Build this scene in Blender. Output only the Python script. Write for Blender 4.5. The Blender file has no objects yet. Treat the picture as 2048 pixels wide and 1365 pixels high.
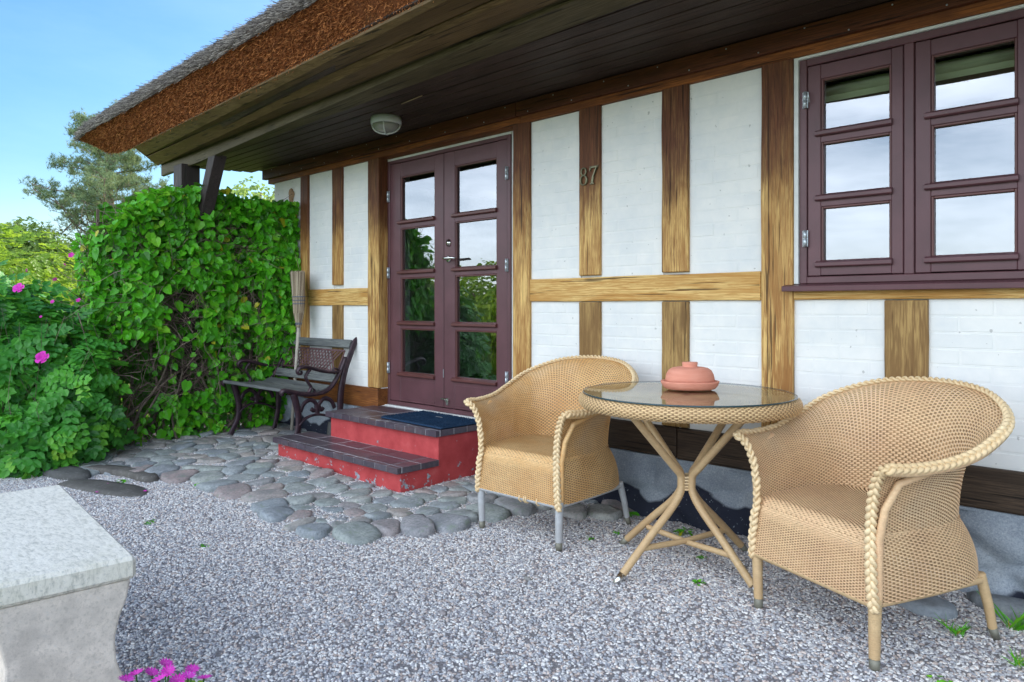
import bpy, bmesh, math, random
import numpy as np
from mathutils import Vector, Matrix, noise
R = math.radians
rng = random.Random(7)
nr = np.random.default_rng(7)
sc = bpy.context.scene
COL = sc.collection

# ------------------------------------------------------------------ camera, sky, sun, exposure
cam_d = bpy.data.cameras.new('camera'); cam = bpy.data.objects.new('camera', cam_d); COL.objects.link(cam)
cam.location = (0, -3.35, 1.13); cam.rotation_euler = (R(90), 0, R(43.146))
cam_d.sensor_width = 36; cam_d.lens = 24.96; cam_d.shift_y = -0.03296
cam_d.clip_start = 0.05; cam_d.clip_end = 2000
sc.camera = cam
SUN_EL, SUN_AZ = R(38), R(-14)          # azimuth from +Y towards +X
world = bpy.data.worlds.new('World'); sc.world = world; world.use_nodes = True
wn = world.node_tree; wn.nodes.clear()
w_out = wn.nodes.new('ShaderNodeOutputWorld'); w_bg = wn.nodes.new('ShaderNodeBackground')
w_sky = wn.nodes.new('ShaderNodeTexSky'); w_sky.sky_type = 'NISHITA'; w_sky.sun_disc = False
w_sky.sun_elevation = SUN_EL; w_sky.sun_rotation = SUN_AZ
w_sky.air_density = 1.0; w_sky.dust_density = 1.1; w_sky.ozone_density = 2.0
w_hs = wn.nodes.new('ShaderNodeHueSaturation'); w_hs.inputs['Saturation'].default_value = 1.48
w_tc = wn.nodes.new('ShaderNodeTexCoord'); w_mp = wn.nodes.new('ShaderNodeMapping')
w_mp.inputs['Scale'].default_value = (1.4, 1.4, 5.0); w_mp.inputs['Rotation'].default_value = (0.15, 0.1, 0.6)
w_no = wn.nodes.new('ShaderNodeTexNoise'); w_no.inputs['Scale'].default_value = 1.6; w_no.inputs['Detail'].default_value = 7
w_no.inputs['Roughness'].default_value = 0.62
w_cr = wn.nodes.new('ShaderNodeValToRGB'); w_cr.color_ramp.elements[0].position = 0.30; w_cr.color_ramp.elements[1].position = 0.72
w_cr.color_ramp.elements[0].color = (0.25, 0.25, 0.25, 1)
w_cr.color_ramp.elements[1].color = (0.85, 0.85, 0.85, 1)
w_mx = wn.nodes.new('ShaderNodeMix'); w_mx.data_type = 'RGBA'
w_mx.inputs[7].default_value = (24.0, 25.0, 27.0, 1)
L = wn.links.new
L(w_sky.outputs[0], w_hs.inputs['Color']); L(w_tc.outputs['Generated'], w_mp.inputs[0]); L(w_mp.outputs[0], w_no.inputs['Vector'])
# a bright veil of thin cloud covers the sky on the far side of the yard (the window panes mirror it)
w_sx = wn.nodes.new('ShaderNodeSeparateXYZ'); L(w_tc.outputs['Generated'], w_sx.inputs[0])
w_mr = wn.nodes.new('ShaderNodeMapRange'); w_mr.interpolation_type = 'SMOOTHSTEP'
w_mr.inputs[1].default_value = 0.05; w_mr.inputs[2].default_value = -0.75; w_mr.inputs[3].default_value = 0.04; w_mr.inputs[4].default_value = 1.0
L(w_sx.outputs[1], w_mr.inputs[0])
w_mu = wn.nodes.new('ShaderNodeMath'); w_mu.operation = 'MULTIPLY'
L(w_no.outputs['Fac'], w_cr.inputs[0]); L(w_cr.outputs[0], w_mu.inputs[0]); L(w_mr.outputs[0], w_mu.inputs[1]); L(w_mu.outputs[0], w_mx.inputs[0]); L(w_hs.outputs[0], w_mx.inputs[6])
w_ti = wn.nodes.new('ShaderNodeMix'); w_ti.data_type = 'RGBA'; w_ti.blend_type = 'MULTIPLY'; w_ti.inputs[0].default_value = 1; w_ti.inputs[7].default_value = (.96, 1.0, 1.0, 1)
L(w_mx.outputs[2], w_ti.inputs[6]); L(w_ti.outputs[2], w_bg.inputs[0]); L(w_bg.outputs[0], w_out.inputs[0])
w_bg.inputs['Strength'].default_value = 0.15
sun_d = bpy.data.lights.new('sun', 'SUN'); sun_d.energy = 5.0; sun_d.angle = R(0.53); sun_d.color = (1.0, 0.93, 0.82)
sun = bpy.data.objects.new('sun', sun_d); COL.objects.link(sun)
sd = Vector((math.sin(SUN_AZ)*math.cos(SUN_EL), math.cos(SUN_AZ)*math.cos(SUN_EL), math.sin(SUN_EL)))
sun.rotation_euler = sd.to_track_quat('Z', 'Y').to_euler(); sun.location = (0, 20, 20)
sc.view_settings.view_transform = 'Standard'; sc.view_settings.look = 'None'
sc.view_settings.exposure = 0.50; sc.view_settings.gamma = 1.0; sc.view_settings.use_curve_mapping = False

# ------------------------------------------------------------------ mesh helpers
class MB:
    def __init__(s): s.v = []; s.f = []; s.sm = []
    def add(s, vs, fs, smooth=False):
        b = len(s.v); s.v += [tuple(map(float, p)) for p in vs]
        s.f += [tuple(b+i for i in f) for f in fs]; s.sm += [smooth]*len(fs)
    def box(s, x0, x1, y0, y1, z0, z1, bev=0.0):
        if bev <= 0:
            vs = [(x, y, z) for z in (z0, z1) for y in (y0, y1) for x in (x0, x1)]
            s.add(vs, [(0,2,3,1),(4,5,7,6),(0,1,5,4),(2,6,7,3),(0,4,6,2),(1,3,7,5)]); return
        b = bev; vs = []
        for sx, X in ((1, x0), (-1, x1)):
            for sy, Y in ((1, y0), (-1, y1)):
                for sz, Z in ((1, z0), (-1, z1)):
                    vs += [(X, Y+sy*b, Z+sz*b), (X+sx*b, Y, Z+sz*b), (X+sx*b, Y+sy*b, Z)]
        def i(a, c, d, k): return ((a*2+c)*2+d)*3+k
        fs = [(i(0,0,0,0), i(0,0,1,0), i(0,1,1,0), i(0,1,0,0)), (i(1,0,0,0), i(1,1,0,0), i(1,1,1,0), i(1,0,1,0)),
              (i(0,0,0,1), i(1,0,0,1), i(1,0,1,1), i(0,0,1,1)), (i(0,1,0,1), i(0,1,1,1), i(1,1,1,1), i(1,1,0,1)),
              (i(0,0,0,2), i(0,1,0,2), i(1,1,0,2), i(1,0,0,2)), (i(0,0,1,2), i(1,0,1,2), i(1,1,1,2), i(0,1,1,2))]
        for a in (0, 1):
            for c in (0, 1):
                fs.append((i(a,c,0,0), i(a,c,1,0), i(a,c,1,1), i(a,c,0,1)))
                fs.append((i(a,0,c,0), i(a,1,c,0), i(a,1,c,2), i(a,0,c,2)))
                fs.append((i(0,a,c,1), i(1,a,c,1), i(1,a,c,2), i(0,a,c,2)))
                for d in (0, 1): fs.append((i(a,c,d,0), i(a,c,d,1), i(a,c,d,2)))
        s.add(vs, fs)
    def tube(s, pts, r, n=8, caps=True, flat=1.0, up=(0, 0, 1)):
        pts = [Vector(p) for p in pts]; m = len(pts)
        rs = r if hasattr(r, '__len__') else [r]*m
        vs = []; prev = None
        for i, p in enumerate(pts):
            t = (pts[min(i+1, m-1)]-pts[max(i-1, 0)])
            t = t.normalized() if t.length > 1e-9 else Vector((0, 0, 1))
            if prev is None:
                a = Vector(up) if abs(t.dot(Vector(up))) < .9 else Vector((1, 0, 0))
                prev = (a-t*a.dot(t)).normalized()
            else:
                prev = (prev-t*prev.dot(t)); prev = prev.normalized() if prev.length > 1e-6 else t.orthogonal().normalized()
            q = t.cross(prev)
            for k in range(n):
                an = 2*math.pi*k/n; vs.append(p+prev*(math.cos(an)*rs[i])+q*(math.sin(an)*rs[i]*flat))
        fs = [(i*n+k, i*n+(k+1) % n, (i+1)*n+(k+1) % n, (i+1)*n+k) for i in range(m-1) for k in range(n)]
        if caps: fs += [tuple(range(n))[::-1], tuple((m-1)*n+k for k in range(n))]
        s.add(vs, fs, n > 4)
    def lathe(s, prof, n=32, c=(0, 0, 0), sx=1.0, sy=1.0):
        m = len(prof); vs = [(c[0]+r*sx*math.cos(2*math.pi*k/n), c[1]+r*sy*math.sin(2*math.pi*k/n), c[2]+z) for r, z in prof for k in range(n)]
        fs = [(i*n+k, i*n+(k+1) % n, (i+1)*n+(k+1) % n, (i+1)*n+k) for i in range(m-1) for k in range(n)]
        fs += [tuple(range(n))[::-1], tuple((m-1)*n+k for k in range(n))]
        s.add(vs, fs, True)
    def prism(s, poly, axis, a, b):
        n = len(poly); vs = []
        for t in (a, b):
            for p, q in poly: vs.append({'x': (t, p, q), 'y': (p, t, q), 'z': (p, q, t)}[axis])
        s.add(vs, [tuple(range(n))[::-1], tuple(range(n, 2*n))]+[(i, (i+1) % n, n+(i+1) % n, n+i) for i in range(n)])
    def rot(s, M, start=0):
        s.v = s.v[:start]+[tuple(M @ Vector(p)) for p in s.v[start:]]

def link(o, parent=None):
    COL.objects.link(o)
    if parent is not None: o.parent = parent
    return o
def tag(o, label=None, cat=None, group=None, kind=None):
    if label: o['label'] = label
    if cat: o['category'] = cat
    if group: o['group'] = group
    if kind: o['kind'] = kind
    return o
def thing(name, label, cat, loc=(0, 0, 0), rz=0, group=None):
    o = bpy.data.objects.new(name, None); o.empty_display_size = .1
    o.location = loc; o.rotation_euler = (0, 0, rz); link(o); return tag(o, label, cat, group)
OFF = {}
def offset_of(p):
    o = Vector((0, 0, 0))
    while p is not None: o += OFF.get(p.name, Vector((0, 0, 0))); p = p.parent
    return o
def obj(name, mb, mat, parent=None, center=True, bevel=0.0, org=None):
    """mb holds thing-local coordinates; the object's origin goes to the middle of its own bounds"""
    me = bpy.data.meshes.new(name)
    V = np.array(mb.v)
    c = (V.min(0)+V.max(0))/2 if center else np.zeros(3)
    if org is not None: c = np.array(org, float)
    me.from_pydata([tuple(p) for p in V-c], [], mb.f)
    me.polygons.foreach_set('use_smooth', mb.sm)
    bm = bmesh.new(); bm.from_mesh(me); bmesh.ops.recalc_face_normals(bm, faces=bm.faces); bm.to_mesh(me); bm.free()
    me.materials.append(mat); me.update()
    o = bpy.data.objects.new(name, me); link(o, parent)
    poff = offset_of(parent) if parent is not None else Vector((0, 0, 0))
    OFF[o.name] = Vector(c)-poff
    o.location = Vector(c)-poff
    if bevel > 0:
        b = o.modifiers.new('bevel', 'BEVEL'); b.width = bevel; b.segments = 2; b.limit_method = 'ANGLE'; b.angle_limit = R(40)
    return o
def npmesh(name, V, F, mat, parent=None, smooth=False, attr=None):
    """V (n,3), F (m,k) numpy; attr = per-face float"""
    me = bpy.data.meshes.new(name); k = F.shape[1]
    me.vertices.add(len(V)); me.vertices.foreach_set('co', V.astype(np.float32).ravel())
    me.loops.add(F.size); me.loops.foreach_set('vertex_index', F.astype(np.int32).ravel())
    me.polygons.add(len(F)); me.polygons.foreach_set('loop_start', np.arange(0, F.size, k, dtype=np.int32))
    me.polygons.foreach_set('use_smooth', np.full(len(F), smooth))
    me.update(calc_edges=True)
    if attr is not None:
        a = me.attributes.new('var', 'FLOAT', 'FACE'); a.data.foreach_set('value', attr.astype(np.float32))
    me.materials.append(mat)
    o = bpy.data.objects.new(name, me); link(o, parent); OFF[o.name] = Vector((0, 0, 0)); return o

# ------------------------------------------------------------------ material helpers
class NT:
    def __init__(s, name):
        s.m = bpy.data.materials.new(name); s.m.use_nodes = True; s.t = s.m.node_tree; s.t.nodes.clear()
        s.out = s.n('ShaderNodeOutputMaterial'); s.p = s.n('ShaderNodeBsdfPrincipled'); s.l(s.p.outputs[0], s.out.inputs[0])
        s.p.inputs['Specular IOR Level'].default_value = 0.4
    def n(s, t, **kw):
        x = s.t.nodes.new(t)
        for k, v in kw.items(): setattr(x, k, v)
        return x
    def l(s, a, b): s.t.links.new(a, b)
    def coord(s, kind='Object', scale=(1, 1, 1), rnd=True):
        tc = s.n('ShaderNodeTexCoord'); mp = s.n('ShaderNodeMapping'); mp.inputs['Scale'].default_value = scale
        if rnd:
            oi = s.n('ShaderNodeObjectInfo'); mu = s.n('ShaderNodeMath', operation='MULTIPLY'); mu.inputs[1].default_value = 37.0
            ad = s.n('ShaderNodeVectorMath', operation='ADD'); s.l(oi.outputs['Random'], mu.inputs[0])
            s.l(tc.outputs[kind], ad.inputs[0]); s.l(mu.outputs[0], ad.inputs[1]); s.l(ad.outputs[0], mp.inputs[0])
        else: s.l(tc.outputs[kind], mp.inputs[0])
        return mp.outputs[0]
    def noise(s, vec, scale, detail=4, rough=.55, dist=0.0):
        x = s.n('ShaderNodeTexNoise'); x.inputs['Scale'].default_value = scale; x.inputs['Detail'].default_value = detail
        x.inputs['Roughness'].default_value = rough; x.inputs['Distortion'].default_value = dist
        s.l(vec, x.inputs['Vector']); return x.outputs['Fac']
    def ramp(s, fac, stops):
        x = s.n('ShaderNodeValToRGB'); e = x.color_ramp.elements
        while len(e) < len(stops): e.new(0.5)
        for i, (p, c) in enumerate(stops):
            e[i].position = p; e[i].color = (*c, 1) if hasattr(c, '__len__') else (c, c, c, 1)
        s.l(fac, x.inputs[0]); return x.outputs[0]
    def mix(s, fac, a, b, mode='MIX'):
        x = s.n('ShaderNodeMix', data_type='RGBA', blend_type=mode)
        for v, i in ((fac, 0), (a, 6), (b, 7)):
            if hasattr(v, 'links'): s.l(v, x.inputs[i])
            else: x.inputs[i].default_value = (*v, 1) if hasattr(v, '__len__') else v
        return x.outputs[2]
    def math(s, op, a, b=0.0, clamp=False):
        x = s.n('ShaderNodeMath', operation=op, use_clamp=clamp)
        for v, i in ((a, 0), (b, 1)):
            if hasattr(v, 'links'): s.l(v, x.inputs[i])
            else: x.inputs[i].default_value = v
        return x.outputs[0]
    def col(s, c):
        if hasattr(c, 'links'): s.l(c, s.p.inputs['Base Color'])
        else: s.p.inputs['Base Color'].default_value = (*c, 1)
    def set(s, rough=.6, metal=0.0, spec=.4):
        if hasattr(rough, 'links'): s.l(rough, s.p.inputs['Roughness'])
        else: s.p.inputs['Roughness'].default_value = rough
        s.p.inputs['Metallic'].default_value = metal; s.p.inputs['Specular IOR Level'].default_value = spec
    def bump(s, h, strength=.4, dist=.004):
        b = s.n('ShaderNodeBump'); b.inputs['Strength'].default_value = strength; b.inputs['Distance'].default_value = dist
        s.l(h, b.inputs['Height']); s.l(b.outputs[0], s.p.inputs['Normal'])

def plain(name, c, rough=.6, metal=0.0, spec=.4, var=.12, sc_=14, bump=0.0):
    t = NT(name); v = t.coord(); f = t.noise(v, sc_, 5)
    a = tuple(x*(1-var) for x in c); b = tuple(min(1, x*(1+var)) for x in c)
    t.col(t.ramp(f, [(.3, a), (.7, b)])); t.set(rough, metal, spec)
    if bump: t.bump(t.noise(v, sc_*5, 4), bump, .002)
    return t.m

def timber(name, axis, light, dark, mid, top=0.0, zlo=1.55, zhi=2.0, rough=.62):
    """weathered oak, grain along axis; the old dark varnish is still on the upper part of the uprights (top > 0)"""
    t = NT(name); sc1 = {'x': (2.2, 46, 46), 'z': (46, 46, 2.2)}[axis]
    v = t.coord(scale=sc1); v2 = t.coord(scale={'x': (.35, 2.2, 2.2), 'z': (2.2, 2.2, .35)}[axis])
    g = t.noise(v, 3.0, 8, .68, .6)
    big = t.noise(v2, 3.2, 4, .6, 1.2)
    wv = t.n('ShaderNodeTexWave', wave_type='RINGS', bands_direction='Y'); wv.inputs['Scale'].default_value = 9.0
    wv.inputs['Distortion'].default_value = 5.0; wv.inputs['Detail'].default_value = 2.5; wv.inputs['Detail Scale'].default_value = 1.3
    t.l(t.coord(scale={'x': (.30, 3.6, 3.6), 'z': (3.6, 3.6, .30)}[axis]), wv.inputs['Vector'])
    rings = t.ramp(wv.outputs['Fac'], [(0.0, 0.0), (.12, .9), (.4, 1.0)])
    c = t.ramp(g, [(.34, mid), (.47, tuple((x+y)/2 for x, y in zip(mid, light))), (.54, light), (.70, tuple(min(1, x*1.15) for x in light))])
    c = t.mix(t.math('MULTIPLY', t.math('SUBTRACT', 1.0, rings), .85), c, mid)
    c = t.mix(t.math('MULTIPLY', t.ramp(big, [(.42, 0.0), (.62, 1.0)]), .8), c, mid)
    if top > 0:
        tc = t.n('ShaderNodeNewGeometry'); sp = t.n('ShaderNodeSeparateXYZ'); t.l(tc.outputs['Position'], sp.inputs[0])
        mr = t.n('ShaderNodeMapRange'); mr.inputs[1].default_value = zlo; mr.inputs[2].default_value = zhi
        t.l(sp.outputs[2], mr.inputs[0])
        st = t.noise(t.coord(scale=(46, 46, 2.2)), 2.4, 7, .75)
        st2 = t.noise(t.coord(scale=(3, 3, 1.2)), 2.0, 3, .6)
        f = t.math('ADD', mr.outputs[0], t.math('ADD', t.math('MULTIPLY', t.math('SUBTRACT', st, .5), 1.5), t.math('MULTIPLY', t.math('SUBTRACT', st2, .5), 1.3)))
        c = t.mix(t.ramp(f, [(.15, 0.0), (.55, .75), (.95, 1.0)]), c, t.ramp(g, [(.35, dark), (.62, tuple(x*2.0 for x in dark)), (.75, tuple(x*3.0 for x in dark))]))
    # drying cracks and knots
    cr = t.noise(t.coord(scale={'x': (.9, 34, 34), 'z': (34, 34, .9)}[axis]), 2.1, 3, .5)
    crk = t.ramp(cr, [(.345, 1.0), (.385, 0.0)])
    c = t.mix(t.math('MULTIPLY', crk, .75), c, tuple(x*.35 for x in dark))
    vo = t.n('ShaderNodeTexVoronoi'); vo.inputs['Scale'].default_value = 1.0
    t.l(t.coord(scale={'x': (1.6, 5, 5), 'z': (5, 5, 1.6)}[axis]), vo.inputs['Vector'])
    kn = t.ramp(vo.outputs['Distance'], [(.06, 1.0), (.16, 0.0)])
    c = t.mix(t.math('MULTIPLY', kn, .8), c, tuple(x*.8 for x in mid))
    t.col(c); t.set(rough, 0, .3 if rough > .56 else .12)
    t.bump(t.math('SUBTRACT', g, t.math('MULTIPLY', crk, 1.2)), .55, .004)
    return t.m

M = {}
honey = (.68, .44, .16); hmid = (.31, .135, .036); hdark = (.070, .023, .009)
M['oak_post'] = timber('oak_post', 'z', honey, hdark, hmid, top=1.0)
M['oak_low'] = timber('oak_low', 'z', (.40, .25, .09), hdark, (.20, .105, .035), top=0)
M['oak_rail'] = timber('oak_rail', 'x', (.72, .49, .19), hdark, (.46, .22, .05))
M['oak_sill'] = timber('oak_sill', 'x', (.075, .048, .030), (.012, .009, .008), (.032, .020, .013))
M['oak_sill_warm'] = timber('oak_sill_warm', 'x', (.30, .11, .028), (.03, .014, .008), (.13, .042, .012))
M['oak_plate'] = timber('oak_plate', 'x', (.30, .095, .020), (.03, .012, .007), (.12, .036, .011))
M['red_board'] = timber('red_board', 'x', (.12, .035, .013), (.025, .009, .005), (.062, .018, .008))
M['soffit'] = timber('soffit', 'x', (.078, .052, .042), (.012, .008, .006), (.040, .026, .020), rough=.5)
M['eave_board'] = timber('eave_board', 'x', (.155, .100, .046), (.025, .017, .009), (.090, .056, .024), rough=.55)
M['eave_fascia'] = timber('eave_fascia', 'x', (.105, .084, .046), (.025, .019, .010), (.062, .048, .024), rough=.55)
M['dark_post'] = timber('dark_post', 'z', (.06, .045, .045), (.02, .014, .014), (.03, .022, .022))

def limewash():
    t = NT('limewash'); v = t.coord('Object', rnd=True); oi = t.n('ShaderNodeObjectInfo')
    f = t.noise(v, 9, 6, .6); f2 = t.noise(v, 60, 4, .6)
    base = t.ramp(oi.outputs['Random'], [(0.0, (.765, .76, .735)), (.4, (.80, .79, .76)), (.8, (.82, .80, .765)), (1.0, (.75, .75, .735))])
    c = t.mix(.55, base, t.ramp(f, [(.3, (.73, .73, .715)), (.6, (.82, .80, .77))]))
    gp = t.n('ShaderNodeNewGeometry')
    pm = t.n('ShaderNodeMapping'); t.l(gp.outputs['Position'], pm.inputs[0])
    st = t.ramp(t.noise(pm.outputs[0], 2.3, 7, .68), [(.42, 0.0), (.70, .5)])
    c = t.mix(st, c, (.56, .60, .64))
    sp_ = t.ramp(t.noise(pm.outputs[0], 38, 2, .5), [(.725, 0.0), (.75, 1.0)])
    c = t.mix(t.math('MULTIPLY', sp_, .5), c, (.25, .24, .23))
    t.col(c); t.set(.9, 0, .15); t.bump(t.math('ADD', f, t.math('MULTIPLY', f2, .4)), .35, .003); return t.m
M['lime'] = limewash()
M['mortar'] = plain('mortar', (.66, .67, .66), .95, var=.1, bump=.4)
def door_paint(name, c):
    t = NT(name); v = t.coord(scale=(14, 14, 1.2)); f = t.noise(v, 3, 5, .6); f2 = t.noise(t.coord(), 5, 4)
    a = tuple(x*.85 for x in c); b = tuple(x*1.2 for x in c)
    cc = t.ramp(f2, [(.3, a), (.7, b)])
    ch = t.ramp(t.noise(t.coord(scale=(20, 20, 55)), 1.6, 5, .7), [(.70, 0.0), (.74, 1.0)])
    cc = t.mix(t.math('MULTIPLY', ch, .35), cc, (.35, .30, .30))
    t.col(cc); t.set(.42, 0, .45); t.bump(f, .18, .002); return t.m
M['door'] = door_paint('door_paint', (.108, .044, .052))
M['drip'] = door_paint('drip_bar_paint', (.105, .035, .032))
M['sill_paint'] = door_paint('sill_paint', (.095, .032, .040))
M['galv'] = plain('galvanised', (.48, .52, .56), .42, .7, .5, var=.25, sc_=30)
M['steel'] = plain('polished_steel', (.72, .71, .68), .2, 1.0, .5, var=.05)
M['bronze'] = plain('bronze', (.17, .16, .10), .45, .6, .4, var=.35, sc_=25)
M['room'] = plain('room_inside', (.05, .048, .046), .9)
M['blind'] = plain('roller_blind', (.62, .64, .42), .8, var=.08)

def glass_coated():
    t = NT('window_glass'); t.t.nodes.remove(t.p)
    g = t.n('ShaderNodeBsdfGlossy'); g.inputs['Roughness'].default_value = 0.0; g.inputs['Color'].default_value = (.93, .95, 1.0, 1)
    tr = t.n('ShaderNodeBsdfTransparent'); tr.inputs[0].default_value = (.85, .9, .88, 1)
    fr = t.n('ShaderNodeFresnel'); fr.inputs['IOR'].default_value = 1.5
    gm = t.n('ShaderNodeNewGeometry'); f = t.math('MULTIPLY', t.math('ADD', t.math('MULTIPLY', fr.outputs[0], 1.0), .21, clamp=True), t.math('SUBTRACT', 1.0, gm.outputs['Backfacing']))
    mx = t.n('ShaderNodeMixShader'); t.l(f, mx.inputs[0]); t.l(tr.outputs[0], mx.inputs[1]); t.l(g.outputs[0], mx.inputs[2])
    nb = t.n('ShaderNodeBump'); nb.inputs['Strength'].default_value = .05; nb.inputs['Distance'].default_value = .01
    t.l(t.noise(t.coord(), 2.2, 1), nb.inputs['Height']); t.l(nb.outputs[0], g.inputs['Normal'])
    t.l(mx.outputs[0], t.out.inputs[0]); return t.m
M['pane'] = glass_coated()
def glass_table():
    t = NT('table_glass'); t.t.nodes.remove(t.p)
    g = t.n('ShaderNodeBsdfGlossy'); g.inputs['Roughness'].default_value = 0.015
    tr = t.n('ShaderNodeBsdfTransparent'); tr.inputs[0].default_value = (.94, .97, .95, 1)
    fr = t.n('ShaderNodeFresnel'); fr.inputs['IOR'].default_value = 2.4
    gm = t.n('ShaderNodeNewGeometry'); mx = t.n('ShaderNodeMixShader'); t.l(t.math('MULTIPLY', fr.outputs[0], t.math('SUBTRACT', 1.0, gm.outputs['Backfacing'])), mx.inputs[0]); t.l(tr.outputs[0], mx.inputs[1]); t.l(g.outputs[0], mx.inputs[2])
    t.l(mx.outputs[0], t.out.inputs[0]); return t.m
M['tglass'] = glass_table()
M['glass_edge'] = plain('glass_edge', (.03, .06, .07), .15, 0, .6)

def stone(name, cols, scale=40, rough=.85, speck=.5, bump=.5, lichen=None, world=False):
    t = NT(name); v = t.coord(); oi = t.n('ShaderNodeObjectInfo')
    base = t.ramp(oi.outputs['Random'], [(i/max(1, len(cols)-1), c) for i, c in enumerate(cols)])
    f = t.noise(v, scale, 6, .75); b = t.noise(v, scale*.15, 4, .6)
    c = t.mix(t.math('MULTIPLY', t.ramp(f, [(.35, 1.0), (.5, 0.0)]), speck), base, tuple(x*.35 for x in cols[0]))
    c = t.mix(t.math('MULTIPLY', t.ramp(f, [(.55, 0.0), (.68, 1.0)]), speck), c, (.55, .55, .54))
    c = t.mix(t.ramp(b, [(.35, 0.0), (.65, .6)]), c, tuple(x*.5 for x in cols[-1]))
    if lichen: c = t.mix(t.ramp(t.noise(v, scale*.3, 5, .7), [(.55, 0.0), (.68, .6)]), c, lichen)
    t.col(c); t.set(rough, 0, .3); t.bump(f, bump, .003); return t.m
M['cobble'] = stone('cobble', [(.30, .34, .37), (.35, .38, .35), (.43, .42, .39), (.38, .29, .27), (.31, .34, .37), (.36, .38, .36), (.43, .37, .33), (.27, .30, .33)], 62, lichen=(.22, .27, .19), speck=.65, bump=1.0)
M['granite'] = stone('granite', [(.78, .68, .58), (.80, .70, .61)], 95, speck=.42, bump=.5)
def granite_top():
    t = NT('granite_top'); v = t.coord(scale=(1, 1, 1)); v2 = t.coord(scale=(4.5, 1.2, 1.2))
    f = t.noise(v, 120, 6, .75); f2 = t.noise(t.coord(scale=(1.0, 2.8, 1)), 30, 6, .7, .3); b = t.noise(v, 5, 4)
    c = t.ramp(f2, [(.35, (.55, .52, .44)), (.50, (.78, .73, .63)), (.7, (.88, .83, .73))])
    c = t.mix(t.math('MULTIPLY', t.ramp(f, [(.35, 1.0), (.47, 0.0)]), .45), c, (.25, .26, .26))
    c = t.mix(t.ramp(b, [(.55, 0.0), (.75, .35)]), c, (.50, .47, .30))
    t.col(c); t.set(.8, 0, .35); t.bump(t.math('ADD', f2, t.math('MULTIPLY', f, .5)), .5, .003); return t.m
M['granite_top'] = granite_top()
def plinth_mat():
    t = NT('plinth_render'); gp = t.n('ShaderNodeNewGeometry'); mp = t.n('ShaderNodeMapping'); t.l(gp.outputs['Position'], mp.inputs[0]); v = mp.outputs[0]
    f = t.noise(v, 130, 4, .8); b = t.noise(v, 5, 5, .6)
    c = t.ramp(b, [(.3, (.22, .26, .31)), (.55, (.33, .37, .42)), (.8, (.42, .45, .48))])
    c = t.mix(t.math('MULTIPLY', t.ramp(f, [(.4, 1.0), (.5, 0.0)]), .35), c, (.10, .12, .15))
    c = t.mix(t.math('MULTIPLY', t.ramp(f, [(.56, 0.0), (.68, 1.0)]), .5), c, (.62, .65, .68))
    sp = t.n('ShaderNodeSeparateXYZ'); t.l(v, sp.inputs[0])
    mp2 = t.n('ShaderNodeMapping'); mp2.inputs['Scale'].default_value = (1, 1, .15); t.l(gp.outputs['Position'], mp2.inputs[0])
    edge = t.math('ADD', t.math('MULTIPLY', t.math('SUBTRACT', t.noise(mp2.outputs[0], 2.6, 3, .4), .5), .42), t.math('SUBTRACT', .165, sp.outputs[2]))
    xr = t.n('ShaderNodeMapRange'); xr.inputs[1].default_value = -1.25; xr.inputs[2].default_value = -.95; xr.inputs[3].default_value = 0; xr.inputs[4].default_value = .135
    t.l(sp.outputs[0], xr.inputs[0]); edge = t.math('SUBTRACT', edge, xr.outputs[0])
    tar = t.ramp(t.math('ADD', edge, .5), [(.498, 0.0), (.512, 1.0)])
    tar = t.math('MULTIPLY', tar, t.ramp(t.noise(v, 55, 3, .6), [(.66, 1.0), (.69, .2)]))
    c = t.mix(tar, c, (.018, .022, .040)); t.col(c); t.set(.8, 0, .35)
    t.bump(t.math('ADD', t.math('MULTIPLY', b, 2.0), f), .5, .006); return t.m
M['plinth'] = plinth_mat()
def red_render():
    t = NT('red_render'); gp = t.n('ShaderNodeNewGeometry'); mp = t.n('ShaderNodeMapping'); t.l(gp.outputs['Position'], mp.inputs[0]); v = mp.outputs[0]
    b = t.noise(v, 7, 5, .6)
    c = t.ramp(b, [(.3, (.36, .038, .042)), (.6, (.50, .070, .072)), (.8, (.56, .13, .13))])
    sp = t.n('ShaderNodeSeparateXYZ'); t.l(v, sp.inputs[0])
    low = t.n('ShaderNodeMapRange'); low.inputs[1].default_value = .24; low.inputs[2].default_value = 0.03; t.l(sp.outputs[2], low.inputs[0])
    chip = t.math('ADD', t.noise(v, 17, 6, .68), t.math('MULTIPLY', low.outputs[0], .085))
    ch = t.ramp(chip, [(.665, 0.0), (.68, 1.0)])
    c = t.mix(ch, c, t.ramp(t.noise(v, 60, 3), [(.3, (.20, .24, .28)), (.7, (.40, .43, .46))]))
    t.col(c); t.set(.75, 0, .3); t.bump(t.math('SUBTRACT', t.math('MULTIPLY', t.noise(v, 60, 4), .4), ch), .6, .003); return t.m
M['red'] = red_render()
def tile_mat():
    t = NT('clinker_tile'); v = t.coord(); oi = t.n('ShaderNodeObjectInfo')
    base = t.ramp(oi.outputs['Random'], [(0, (.072, .050, .068)), (.35, (.10, .066, .075)), (.65, (.085, .070, .088)), (1, (.12, .078, .082))])
    f = t.noise(v, 30, 6, .7); b = t.noise(v, 8, 4)
    c = t.mix(t.ramp(f, [(.42, .6), (.60, 0.0)]), base, (.045, .038, .055)); c = t.mix(t.ramp(b, [(.5, 0.0), (.75, .35)]), c, (.20, .19, .23))
    t.col(c); t.set(.36, 0, .55); t.bump(f, .35, .002); return t.m
M['tile'] = tile_mat()
M['grout'] = plain('grout', (.52, .52, .54), .9, var=.3, sc_=30, bump=.4)
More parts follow.
